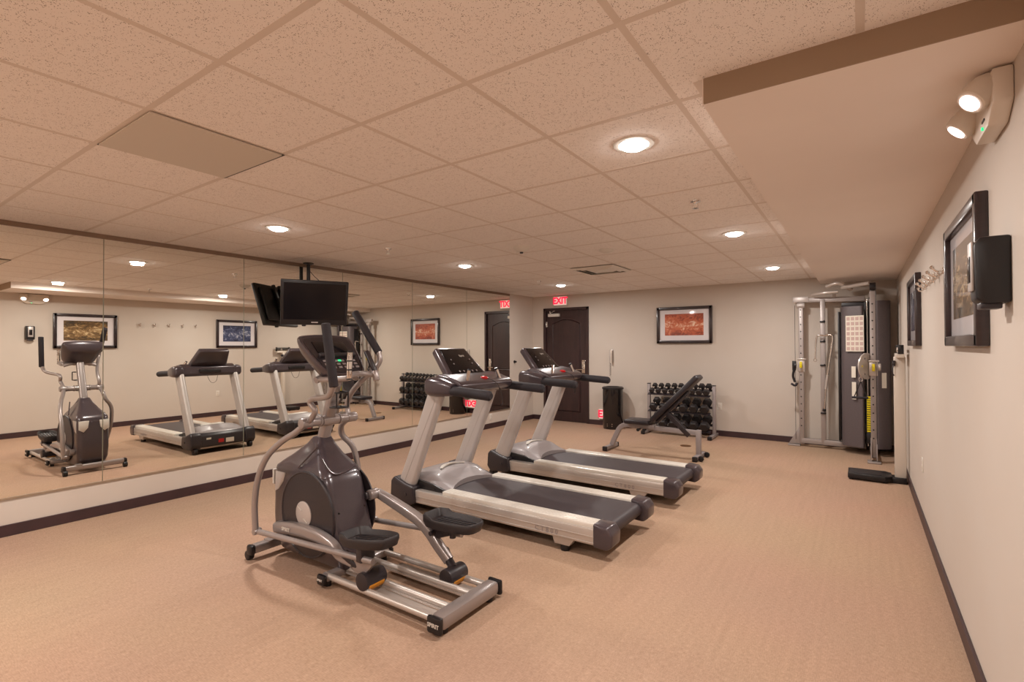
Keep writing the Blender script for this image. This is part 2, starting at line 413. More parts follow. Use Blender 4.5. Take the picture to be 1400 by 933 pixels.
for x, y in ((-.915, -.05), (-4.0, -.05), (-.915, -2.4), (-4.0, -2.4)):  # added fill lamps, unseen behind the viewer; left row stronger for the near floor
    t = downlight(x, y, 'round ceiling downlight added for fill light, unseen behind the viewer'); lamp(x, y, 44 if x < -2 else 25)

def detector(x, y, label, r, deep):
    b = MB(); b.lathe([(r, 0), (r, -.012), (r*.92, -.02), (r*.7, -deep*.75), (r*.45, -deep), (.001, -deep)], (x, y, ZC), 28)
    if deep > .04: b.lathe([(.018, 0), (.016, -.014), (.001, -.016)], (x, y, ZC-deep), 14, mi=1)
    o = b.build('smoke_detector', [M['white'], M['dark']], loc=(x, y, ZC)); tag(o, label, 'smoke detector')
detector(-2.80, 4.23, 'round white ceiling smoke detector with a dark tip, nearer the mirror wall', .085, .05)
detector(-2.16, 4.85, 'plain round white ceiling smoke detector, farther right of the two', .075, .035)
def sprinkler(x, y, label):
    t = thing('fire_sprinkler', label, 'sprinkler', (x, y, ZC), 'ceiling fire sprinklers')
    b = MB(); b.lathe([(.035, 0), (.034, -.006), (.018, -.008), (.012, -.02), (.001, -.02)], (x, y, ZC), 20); b.build('escutcheon', M['chrome'], t)
    b = MB(); b.tube([(x-.016, y, ZC-.02), (x-.018, y, ZC-.035), (x, y, ZC-.05)], .003, 6); b.tube([(x+.016, y, ZC-.02), (x+.018, y, ZC-.035), (x, y, ZC-.05)], .003, 6)
    b.lathe([(.022, -.050), (.022, -.053), (.001, -.054), (.001, -.05)], (x, y, ZC), 16)
    b.build('deflector', M['chrome'], t)
sprinkler(-.93, 3.58, 'small fire sprinkler head between the first and second soffit-side downlights')
sprinkler(-3.94, 3.5, 'small fire sprinkler head between the left and middle mirror-side downlights')
sprinkler(-4.05, 6.6, 'small fire sprinkler head just before the downlight over the door')
# blank panel
b = MB(); b.box(-3.055+.008, -2.445-.003, .872+.003, 1.472-.008, ZC-.012, ZC-.005, .001, seg=1)
bp_ = tag(b.build('blank_ceiling_panel', M['blank'], smooth=0), 'smooth plain tan ceiling panel without specks, among the speckled tiles', 'ceiling panel')
b = MB(); b.box(-3.063, -3.049, .874, 1.476, ZC-.0065, ZC-.0048); b.box(-3.055, -2.445, 1.466, 1.478, ZC-.0065, ZC-.0048); b.build('gap_shade', M['vent_gap_dark'], bp_, smooth=0)  # dark strips painting the shade of the gap along two panel edges
# air vent
t = thing('ceiling_vent', 'square ceiling air diffuser with a dark slot near the far wall', 'air vent', (-2.75, 6.0, ZC))
cx, cy, h = GX[0]+.614*5-.307, GY[0]+.605*16+.3025, .29
cx, cy = -2.75, 6.01
b = MB(); b.box(cx-h, cx+h, cy-h, cy+h, ZC-.008, ZC-.0045, mi=0); b.build('cavity', M['vent_gap_dark'], t, smooth=0)
b = MB()
for k in range(4):
    a = h-.062*k; c_ = a-.045; z0, z1 = ZC-.009-.0*k, ZC-.030
    for sgn in (1, -1):
        b.add([(cx-a, cy+sgn*a, z0), (cx+a, cy+sgn*a, z0), (cx+c_, cy+sgn*c_, z1), (cx-c_, cy+sgn*c_, z1), (cx-a, cy+sgn*a, z0-.004), (cx+a, cy+sgn*a, z0-.004), (cx+c_, cy+sgn*c_, z1-.004), (cx-c_, cy+sgn*c_, z1-.004)], [(0, 1, 2, 3), (4, 5, 6, 7), (0, 1, 5, 4), (2, 3, 7, 6)])
        b.add([(cx+sgn*a, cy-a, z0), (cx+sgn*a, cy+a, z0), (cx+sgn*c_, cy+c_, z1), (cx+sgn*c_, cy-c_, z1), (cx+sgn*a, cy-a, z0-.004), (cx+sgn*a, cy+a, z0-.004), (cx+sgn*c_, cy+c_, z1-.004), (cx+sgn*c_, cy-c_, z1-.004)], [(0, 1, 2, 3), (4, 5, 6, 7), (0, 1, 5, 4), (2, 3, 7, 6)])
b.box(cx-.12, cx+.12, cy-.12, cy+.12, ZC-.032, ZC-.028)
b.build('louver', M['white'], t, smooth=0)

# ------------------------------------------------------------------ signs
def exit_sign(x0, x1, z0, z1, label, y=YF, name='exit_sign'):
    c = ((x0+x1)/2, y, (z0+z1)/2)
    t = thing(name, label, 'exit sign', c)
    b = MB(); b.box(x0, x1, y-.05, y, z0, z1, .006); b.build('housing', M['white'], t)
    b = MB(); b.box(x0+.012, x1-.012, y-.054, y-.049, z0+.012, z1-.012, .001, seg=1); b.build('face', M['exit_face'], t, smooth=0)
    MT = Matrix.Translation((c[0], y-.055, c[2])) @ Matrix.Rotation(PI/2, 4, 'X') @ Matrix.Diagonal(((x1-x0)/.34, 1, 1, 1))
    b = MB(); b.text('EXIT', (z1-z0)*.95, MT, .0015, bold=.008*(z1-z0)/.2); b.build('lettering', M['exit_red'], t, smooth=0)
exit_sign(-4.965, -4.665, 2.255, 2.44, 'lit EXIT sign with red letters above the dark door')
exit_sign(-4.01, -3.70, .115, .30, 'low lit EXIT sign near the floor, half hidden by the black bin')

# ------------------------------------------------------------------ pictures
def picture(axis, a0, a1, z0, z1, artm, label, wall_pos, side):
    """axis 'x': hangs on the far wall (normal -y); axis 'y': hangs on the right wall (normal -x)"""
    d = .042; fw = .05
    c = ((a0+a1)/2, wall_pos, (z0+z1)/2) if axis == 'x' else (wall_pos, (a0+a1)/2, (z0+z1)/2)
    t = thing('framed_picture', label, 'picture', c)
    def bx(b, u0, u1, w0, w1, d0, d1, bev=0, mi=0):
        if axis == 'x': b.box(u0, u1, wall_pos-d1, wall_pos-d0, w0, w1, bev, mi)
        else: b.box(wall_pos-d1, wall_pos-d0, u0, u1, w0, w1, bev, mi)
    b = MB()
    bx(b, a0, a0+fw, z0, z1, 0, d, .006); bx(b, a1-fw, a1, z0, z1, 0, d, .006); bx(b, a0+.004, a1-.004, z0, z0+fw, 0, d, .006); bx(b, a0+.004, a1-.004, z1-fw, z1, 0, d, .006)
    b.build('frame', M['frame'], t)
    b = MB(); bx(b, a0+fw-.004, a1-fw+.004, z0+fw-.004, z1-fw+.004, .008, .018); b.build('mat_board', M['mat'], t, smooth=0)
    W = a1-a0; H_ = z1-z0
    b = MB(); bx(b, a0+fw+.09, a1-fw-.09, z0+fw+.085, z1-fw-.07, .0185, .0195); b.build('print', artm, t, smooth=0)
picture('x', -2.915, -1.995, 1.505, 2.125, M['art_red'], 'framed abstract picture in orange and red, on the far wall above the dumbbell rack', YF, 0)
picture('y', 2.64, 3.54, 1.455, 2.06, M['art_gold'], 'framed abstract picture in brown and gold, on the right wall behind the black dispenser', XR, 0)
picture('y', 5.29, 6.17, 1.455, 2.06, M['art_blue'], 'framed abstract picture in dark blue, on the right wall past the coat hooks', XR, 0)

# coat hooks
hl = ['nearest', 'second nearest', 'middle', 'second farthest', 'farthest']
for k in range(5):
    y = 3.90+.245*k; z = 1.90
    b = MB(); b.cyl((XR, y, z), (XR-.010, y, z), .021, 18, bev=.003)
    b.tube([(XR-.005, y, z), (XR-.035, y, z), (XR-.055, y, z+.02)], .006, 8, 3); b.tube([(XR-.005, y, z-.008), (XR-.025, y, z-.03), (XR-.045, y, z-.03), (XR-.05, y, z-.015)], .005, 8, 3)
    b.lathe([(.001, -.012), (.009, -.008), (.012, 0), (.009, .008), (.001, .012)], (XR-.057, y, z+.024), 12)
    b.lathe([(.001, -.009), (.008, -.005), (.009, 0), (.006, .007), (.001, .009)], (XR-.05, y, z-.012), 12)
    tag(b.build('coat_hook', M['chrome'], loc=(XR, y, z)), hl[k]+' of the five chrome coat hooks on the right wall between the pictures', 'hook', 'chrome coat hooks on the right wall')

# black wall dispenser
t = thing('wall_dispenser', 'black wall-mounted dispenser with a silver front panel, beside the gold picture', 'dispenser', (XR, 2.345, 1.70))
b = MB()
prof = [(XR, 1.60), (XR-.07, 1.60), (XR-.088, 1.615), (XR-.092, 1.80), (XR-.078, 1.825), (XR, 1.825)]
b.prism(prof, 'y', 2.29, 2.40, .008); b.build('body', M['black'], t)
b = MB(); b.box(XR-.098, XR-.089, 2.312, 2.378, 1.645, 1.815, .004); b.build('front_panel', M['silver'], t)
b = MB(); b.box(XR-.101, XR-.096, 2.325, 2.365, 1.675, 1.765, .003); b.build('sight_window', M['screen'], t)
b = MB(); b.box(XR-.075, XR-.02, 2.31, 2.38, 1.582, 1.605, .004); b.build('nozzle', M['dark'], t)

# emergency light
t = thing('emergency_light', 'white twin-head emergency light high on the right wall under the soffit', 'emergency light', (XR, 2.4, 2.25))
b = MB(); b.prism([(2.22, 2.245), (2.30, 2.195), (2.50, 2.195), (2.58, 2.245), (2.58, 2.358), (2.22, 2.358)], 'x', XR-.055, XR, .010); b.build('body', M['cream'], t)
for y in (2.27, 2.53):
    d = V(-.60, -.25 if y < 2.4 else .0, -.62).normalized()
    c0 = V(XR-.066, y, 2.308)
    b = MB(); b.tube([c0-d*.045, c0-d*.035, c0-d*.01, c0+d*.025, c0+d*.052, c0+d*.056], 1, 22, radii=[.018, .04, .050, .050, .045, .040]); b.cyl((XR-.05, y, 2.308), (XR-.075, y, 2.308), .028)
    hd = b.build('lamp_head', M['cream'], t)
    b = MB(); b.cyl(c0+d*.054, c0+d*.059, .031, 22); b.build('lens', M['lamp2'], hd)
b = MB(); b.box(XR-.058, XR-.054, 2.33, 2.37, 2.228, 2.235); b.build('test_slot', M['black'], t, smooth=0)
b = MB(); b.cyl((XR-.054, 2.36, 2.208), (XR-.060, 2.36, 2.208), .006, 10); b.build('indicator', M['green_led'], t)

# outlets, knob, phone, floor plate
def outlet(c, n, label):
    b = MB(); x, y, z = c
    if n == 'x': b.box(x-.006, x, y-.036, y+.036, z-.058, z+.058, .002); s_ = [(x-.008, x-.005, y-.016, y+.016, z+q-.014, z+q+.014) for q in (-.022, .022)]
    elif n == '-x': b.box(x, x+.006, y-.036, y+.036, z-.058, z+.058, .002); s_ = [(x+.005, x+.008, y-.016, y+.016, z+q-.014, z+q+.014) for q in (-.022, .022)]
    else: b.box(x-.036, x+.036, y-.006, y, z-.058, z+.058, .002); s_ = [(x-.016, x+.016, y-.008, y-.005, z+q-.014, z+q+.014) for q in (-.022, .022)]
    t = thing('wall_outlet', label, 'outlet', c, 'white electrical outlets low on the walls'); b.build('cover_plate', M['white'], t)
    for k in s_: MB().box(*k, bev=.003).build('socket', M['cream'], t)
outlet((XR, 5.33, .48), 'x', 'white electrical outlet low on the right wall')
outlet((-1.895, YF, .48), 'y', 'white electrical outlet on the far wall beside the dumbbell rack')
outlet((XL, 7.25, .2), '-x', 'small white electrical outlet under the mirror beside the farther treadmill')
b = MB(); b.cyl((XL, 8.0, 1.17), (XL+.012, 8.0, 1.17), .028, 18, bev=.003); b.cyl((XL+.01, 8.0, 1.17), (XL+.05, 8.0, 1.17), .018, 18, bev=.006)
tag(b.build('door_stop', M['black'], loc=(XL, 8.0, 1.17)), 'small round black door stop on the left wall past the mirrors', 'door stop')
t = thing('wall_telephone', 'slim pale wall telephone with a hanging cord right of the door', 'telephone', (-3.77, YF, 1.2))
b = MB(); b.box(-3.80, -3.735, YF-.03, YF, 1.18, 1.40, .008); b.build('base', M['silver'], t)
b = MB(); b.tube([(-3.755, YF-.05, 1.16), (-3.75, YF-.065, 1.22), (-3.75, YF-.065, 1.33), (-3.755, YF-.05, 1.385)], 1, 12, 4, radii=[.020, .013, .013, .020]); b.build('handset', M['cream'], t)
b = MB(); b.tube([(-3.79+.010*math.sin(k*.9), YF-.02+.008*math.cos(k*.9), 1.18-.0055*k) for k in range(48)], .003, 6); b.build('cord', M['dark'], t)
b = MB(); b.cyl((-2.12, 7.53, 0), (-2.12, 7.53, .005), .075, 24); b.cyl((-2.12, 7.53, .004), (-2.12, 7.53, .007), .055, 24)
tag(b.build('floor_box_cover', mat('bronze_cover', srgb(110, 78, 50), .5, .2), loc=(-2.12, 7.53, 0)), 'flat round brown cover plate set in the carpet behind the bench', 'floor plate')

# ------------------------------------------------------------------ bin
bx_, by_ = -3.645, 8.44
t = thing('trash_bin', 'tall glossy black cylindrical waste bin standing between door and dumbbell rack', 'bin', (bx_, by_, 0))
b = MB(); b.lathe([(.17, 0), (.175, .01), (.175, .04), (.178, .045), (.178, .70), (.182, .705)], (bx_, by_, 0), 40); b.build('body', mat('glossy_black', srgb(22, 18, 20), .15, .1, coat=.6), t)
b = MB(); b.lathe([(.183, .70), (.19, .705), (.19, .725), (.17, .74), (.12, .745), (.115, .70), (.10, .66)], (bx_, by_, 0), 40); b.build('rim', M['black'], t)
for q in (.06, .095):
  for a in (-100, -72):
    b = MB(); b.cyl((bx_+.176*math.cos(math.radians(a)), by_+.176*math.sin(math.radians(a)), q), (bx_+.181*math.cos(math.radians(a)), by_+.181*math.sin(math.radians(a)), q), .007, 10)
    b.build('rivet', M['chrome'], t)

# ------------------------------------------------------------------ television
def television():
    c = V(-5.07, 3.43, 1.962); u = V(.48, .877, 0).normalized(); n0 = V(.877, -.48, 0).normalized()
    tl = math.radians(17); n = (n0*math.cos(tl) - V(0, 0, 1)*math.sin(tl)); w = u.cross(n) * -1
    if w.z < 0: w = -w
    R = Matrix(((u.x, w.x, n.x, c.x), (u.y, w.y, n.y, c.y), (u.z, w.z, n.z, c.z), (0, 0, 0, 1)))
    t = thing('television', 'black flat-screen television hung from a ceiling pole in front of the mirror', 'television', tuple(c))
    W, H_ = .355, .255
    b = MB(); b.box(-W, W, -H_, H_, -.02, .025, .010, mat=R); b.box(-W+.05, W-.05, -H_+.05, H_-.05, -.055, -.018, .02, mat=R); b.build('casing', M['black'], t)
    b = MB(); b.box(-W+.03, W-.03, -H_+.065, H_-.03, .0245, .0265, mat=R); b.build('screen', M['screen'], t, smooth=0)
    b = MB(); b.box(-.035, .035, -H_+.028, -H_+.04, .0255, .0275, .001, mat=R); b.build('brand_badge', M['silver'], t, smooth=0)
    b = MB(); b.lathe([(.001, -.02), (.022, -.016), (.024, .005), (.001, .008)], tuple(R @ V(-.11, -H_-.002, 0)), 14); b.build('sensor', M['black'], t)
    mt = thing('television_mount', 'black ceiling pole and tilting bracket carrying the television', 'tv mount', (-5.40, 3.56, ZC))
    b = MB(); b.cyl((-5.39, 3.56, 1.90), (-5.39, 3.56, ZC), .021, 16); b.lathe([(.06, 0), (.06, -.01), (.03, -.02), (.001, -.02)], (-5.39, 3.56, ZC), 20); b.build('pole', M['black'], mt)
    q = R @ V(0, 0, -.11)
    b = MB(); b.bar((-5.39, 3.56, 1.97), (q.x, q.y, 1.97), .05, .05, .006); b.build('arm', M['black'], mt)
    b = MB()
    for sx in (-.06, .06): b.box(sx-.018, sx+.018, -.22, .24, -.087, -.056, .003, mat=R)
    b.box(-.10, .10, -.06, .06, -.115, -.08, .004, mat=R)
    b.build('bracket', M['black'], mt)
    b = MB(); b.tube([(-5.36, 3.56, 2.36), (-5.33, 3.60, 2.30), (-5.28, 3.63, 2.24), (-5.25, 3.60, 2.16), (-5.21, 3.5, 2.08)], .004, 6, 5); b.build('cord', M['black'], mt)
television()

# ------------------------------------------------------------------ treadmill
def treadmill(ox, oy, label):
    O = (ox, oy, 0)
    t = thing('treadmill', label, 'treadmill', O, 'treadmills facing the mirror')
    B = lambda: MB(O)
    for s in (-1, 1):
        b = B()
        y0, y1 = (s*.33, s*.415) if s > 0 else (s*.415, s*.33)
        b.box(.18, 1.945, y0, y1, .095, .205, .008)
        b.box(.18, 1.945, y0-.004, y1+.004, .150, .156, .002)
        b.box(.18, 1.945, y0-.004, y1+.004, .108, .114, .002)
        side = b.build('side_rail', M['rail'], t)
        if s < 0:
            b = B(); b.text('C T 8 0 0', .05, Matrix.Translation((1.56, -.4185, .131)) @ Matrix.Rotation(PI/2, 4, 'X'), .0008); b.build('lettering', M['grey_text'], side, smooth=0)
        b = B(); ya, yb = sorted((s*.278, s*.40))
        b.box(.53, 1.94, ya, yb, .195, .238, .007)
        for k in range(4): b.box(.54, 1.935, ya+.02+.024*k, ya+.028+.024*k, .2375, .2405)
        b.build('foot_rail', M['rail_top'], t)
        b = B(); b.prism([(1.60, .10), (1.62, .045), (1.74, .045), (1.78, .10)], 'y', min(y0, y1)+.01, max(y0, y1)-.01, .004)
        bk = b.build('foot_bracket', M['rail'], t)
        b = B(); b.cyl((1.69, s*.37, 0), (1.69, s*.37, .05), .034, 18, bev=.004); b.build('levelling_foot', M['black'], bk)
        b = B(); ya, yb = sorted((s*.27, s*.425))
        b.prism([(1.93, .085), (2.03, .078), (2.07, .11), (2.075, .19), (2.04, .238), (1.93, .248)], 'y', ya, yb, .016, seg=3)
        b.build('end_cap', M['gun'], t)
        # front corner shroud
        b = B(); ya, yb = sorted((s*.30, s*.44))
        b.prism([(-.07, .12), (-.03, .065), (.19, .07), (.24, .10), (.22, .235), (.12, .25), (-.02, .30), (-.06, .26)], 'y', ya, yb, .018, seg=3)
        b.cyl((.13, s*.438, .16), (.13, s*.446, .16), .014, 12)
        b.build('corner_shroud', M['dark'], t)
        b = B(); b.cyl((-.02, s*.40, .045), (-.02, s*.35, .045), .045, 20, bev=.006); b.cyl((-.02, s*.402, .045), (-.02, s*.41, .045), .016, 10); b.build('transport_wheel', M['black'], t)
        # upright: flattened tube leaning back
        b = B(); sec = rrect(.078, .036, .03, 4)
        pts = [V(.075, s*.372, .20), V(.20, s*.372, .48), V(.33, s*.372, .78), V(.45, s*.372, 1.07)]
        secs = []
        for p, k in zip(pts, (1.12, 1.05, 1.0, .98)):
            secs.append([p + V(c[0]*k, c[1], -c[0]*.35*k) for c in sec])
        b.loft(secs)
        for e in (-1, 1):
            b.bar(pts[0]+V(.0, e*.036, .06), pts[3]+V(.0, e*.036, -.06), .004, .022, 0)
        b.build('upright', M['silver'], t)
        # corner housing at the top of the upright and foam handrail
        b = B()
        b.tube([V(.37, s*.40, 1.12), V(.39, s*.40, 1.12), V(.44, s*.40, 1.12), V(.52, s*.40, 1.115), V(.62, s*.40, 1.105), V(.66, s*.40, 1.10)], 1, 24, radii=[.05, .072, .082, .078, .060, .05], sec=rrect(.85, 1.0, .6, 5), smooth=3)
        b.build('handle_housing', M['gun'], t)
        b = B(); b.tube([V(.63, s*.405, 1.095), V(.80, s*.405, 1.085), V(.98, s*.405, 1.075), V(1.035, s*.405, 1.07), V(1.055, s*.405, 1.068)], 1, 20, smooth=4, radii=[.040, .041, .041, .040, .024])
        b.build('foam_handrail', M['foam'], t)
        # pulse grip
        b = B(); p0, p1 = V(.68, s*.255, 1.12), V(.66, s*.20, 1.25)
        b.cyl(p0, p0+(p1-p0)*.25, .022, 14, r2=.015)
        g = b.build('pulse_grip', M['dark'], t)
        b = B(); b.cyl(p1, p1+(p1-p0).normalized()*.014, .0155, 14); b.build('grip_cap', M['black'], g)
        b = B(); b.cyl(p0+(p1-p0)*.22, p1, .0165, 16); b.build('contact_plate', M['chrome'], g)
    # underside frame
    b = B()
    for x in (.45, 1.0, 1.6): b.box(x-.03, x+.03, -.34, .34, .09, .14, .004)
    b.box(-.02, .16, -.30, .30, .085, .14, .01)
    b.build('cross_frame', M['black'], t)
    # deck and belt
    b = B(); pr = [(.36, .205)] + [(1.97+.052*math.cos(a), .168+.052*math.sin(a)) for a in [math.radians(90-15*k) for k in range(13)]] + [(.36, .13)]
    b.prism([(.36, .22)] + pr[1:-1] + [(.36, .116)], 'y', -.272, .272); b.build('running_belt', M['belt'], t)
    # hood: grid surface with arched rear edge
    b = B(); nx, ny = 14, 18; vs = []; fs = []
    def zt(x, y):
        base = .285 + .070*math.exp(-((x-.24)/.20)**2)*(1-.55*(abs(y)/.335)**2.5)
        k = max(0, min(1, (x-.36)/.2)); return base*(1-k)+(.236)*k - .03*max(0, (abs(y)-.29)/.045)
    for j in range(ny+1):
        y = -.335+.67*j/ny; xr = .56 - .085*(1-min(1, abs(y)/.30)**2.2)
        for i in range(nx+1):
            x = -.03 + (xr+.03)*i/nx
            vs.append((x, y, zt(x, y) if i > 0 else .24))
    for j in range(ny):
        for i in range(nx): a = j*(nx+1)+i; fs.append((a, a+1, a+nx+2, a+nx+1))
    nb = len(vs)
    for p in list(vs): vs.append((p[0], p[1], .16 if p[0] > .16 else .12))
    for j in range(ny):
        a = j*(nx+1)+nx; fs.append((a, a+nx+1, nb+a+nx+1, nb+a)); a = j*(nx+1); fs.append((a, nb+a, nb+a+nx+1, a+nx+1))
    for i in range(nx):
        fs.append((i, nb+i, nb+i+1, i+1)); a = ny*(nx+1)+i; fs.append((a, a+1, nb+a+1, nb+a))
    b.add(vs, fs); hood = b.build('motor_hood', M['gun_light'], t, smooth=50)
    # side skirts of the hood
    for s in (-1, 1):
        b = B(); ya, yb = sorted((s*.325, s*.352))
        b.prism([(.10, .13), (.52, .19), (.52, .225), (.38, .262), (.18, .285), (.06, .275)], 'y', ya, yb, .004)
        for k in (.26, .40): b.cyl((k, s*.352, .225), (k, s*.357, .225), .006, 8)
        b.build('hood_skirt', M['black'], hood)
    # crescent badge on the hood
    b = B(); up_, lo_ = [], []
    for k in range(13):
        a = -1+2*k/12; y = a*.16; x1 = .255+.035*(a*a); x0 = .255-.04+.035*(a*a)*2.0
        up_.append((x0, y)); lo_.append((x1+.02, y))
    vs = []; fs = []
    for (xa, y), (xb, _) in zip(up_, lo_):
        vs += [(xa, y, zt(xa, y)+.004), (xb, y, zt(xb, y)+.016)]
    for k in range(12): fs.append((2*k, 2*k+1, 2*k+3, 2*k+2))
    n_ = len(vs); vs += [(p[0], p[1], p[2]-.012) for p in vs]; fs += [(2*k+n_, 2*k+1+n_, 2*k+3+n_, 2*k+2+n_) for k in range(12)]
    fs += [(2*k+1, 2*k+3, 2*k+3+n_, 2*k+1+n_) for k in range(12)]; fs += [(2*k, 2*k+2, 2*k+2+n_, 2*k+n_) for k in range(12)]
    b.add(vs, fs); b.build('hood_badge', M['white'], hood, smooth=60)
    # front cover (seen in the mirror)
    b = B(); b.prism([(-.055, .10), (-.03, .085), (.10, .09), (.10, .275), (.0, .285), (-.045, .24)], 'y', -.345, .345, .010)
    fc = b.build('front_cover', M['dark'], t)
    b = B(); b.box(-.060, -.054, .02, .13, .12, .18, .001); b.box(-.060, -.054, -.24, -.18, .19, .215, .001); fcl = b.build('warning_sticker', M['paper'], fc, smooth=0)
    b = B(); b.box(-.062, -.054, -.08, -.01, .13, .18, .001); b.build('power_inlet', M['red'], fc, smooth=0)
    b = B(); b.cyl((.02, -.30, .075), (.02, .30, .075), .022, 14); b.build('front_axle', M['rail'], t)
    # console cross bar and deck
    b = B(); pts = [V(.40, y, 1.12) for y in (-.40, -.2, 0, .2, .40)]
    b.prism([(.37, 1.08), (.41, 1.045), (.60, 1.055), (.71, 1.085), (.735, 1.135), (.70, 1.165), (.58, 1.205), (.46, 1.225), (.38, 1.18)], 'y', -.37, .37, .016, seg=3)
    con = b.build('console', M['gun'], t)
    b = B(); b.box(.355, .385, -.15, .15, 1.10, 1.145, .006); b.build('rear_tray', M['black'], con)
    # display housing: slanted slab
    def slab(y0b, y1b, xb, zb, y1t, xt, zt_, th, mbv, inset=0):
        hb, ht = y1b, y1t; n_ = V(zt_-zb, 0, xb-xt).normalized()
        fr = [V(xb, -hb, zb), V(xb, hb, zb), V(xt, ht, zt_), V(xt, -ht, zt_)]
        bm = bmesh.new(); a = [bm.verts.new(p) for p in fr]; c = [bm.verts.new(p-n_*th) for p in fr]
        bm.faces.new(a); bm.faces.new(c[::-1])
        for i in range(4): bm.faces.new((a[i], c[i], c[(i+1) % 4], a[(i+1) % 4]))
        bmesh.ops.recalc_face_normals(bm, faces=bm.faces[:])
        bmesh.ops.bevel(bm, geom=bm.edges[:], offset=mbv, segments=3, affect='EDGES', profile=.5)
        return bm
    b = B(); b.bm(slab(0, .275, .54, 1.165, .205, .27, 1.455, .075, .022)); b.build('display_housing', M['gun'], con)
    b = B(); b.bm(slab(0, .225, .509, 1.207, .172, .293, 1.440, .006, .002)); scr = b.build('display', M['screen'], con)
    n_ = V(.29, 0, .27).normalized(); tdir = V(-.27, 0, .29).normalized()
    b = B()
    for k, (yy, tt, ww) in enumerate([(-.12, .05, .02), (-.06, .05, .02), (0, .05, .02), (.06, .05, .02), (.12, .05, .02), (-.13, .14, .014), (-.13, .19, .014), (.13, .14, .014), (.13, .19, .014)]):
        p = V(.52, yy, 1.20)+tdir*tt+n_*.004
        b.cyl(p, p+n_*.003, ww*.5, 12)
    b.build('button', M['gun_light'], scr)
    b = B(); Mt = Matrix(((0, tdir.x, n_.x, .52+tdir.x*.235+n_.x*.006), (1, 0, 0, .05), (0, tdir.z, n_.z, 1.20+tdir.z*.235+n_.z*.006), (0, 0, 0, 1)))
    b.text('Spirit', .034, Mt, .0005); b.build('lettering', M['white'], scr, smooth=0)
    # book ledge
    b = B(); b.box(.545, .575, -.16, .16, 1.165, 1.195, .006); b.build('ledge', M['black'], con)
    b = B(); b.lathe([(.034, 0), (.036, .012), (.024, .022), (.001, .026)], (.655, .02, 1.172), 22); b.build('stop_button', M['red'], con)
    b = B(); b.tube([(.66, .03, 1.185), (.74, .10, 1.13), (.75, .13, 1.04), (.73, .16, .95), (.72, .20, .92), (.70, .24, .95), (.68, .25, 1.03), (.64, .26, 1.10)], .0028, 6, 5); b.build('safety_cord', M['black'], con)
    return t
treadmill(-3.45, 3.585, 'nearer treadmill with a black belt, between the elliptical and the other treadmill')
tm = [o for o in bpy.data.objects if o.name == 'treadmill'][0]
dup(tm, (-3.42, 4.985, 0), 'farther treadmill with a black belt, between the other treadmill and the bench')

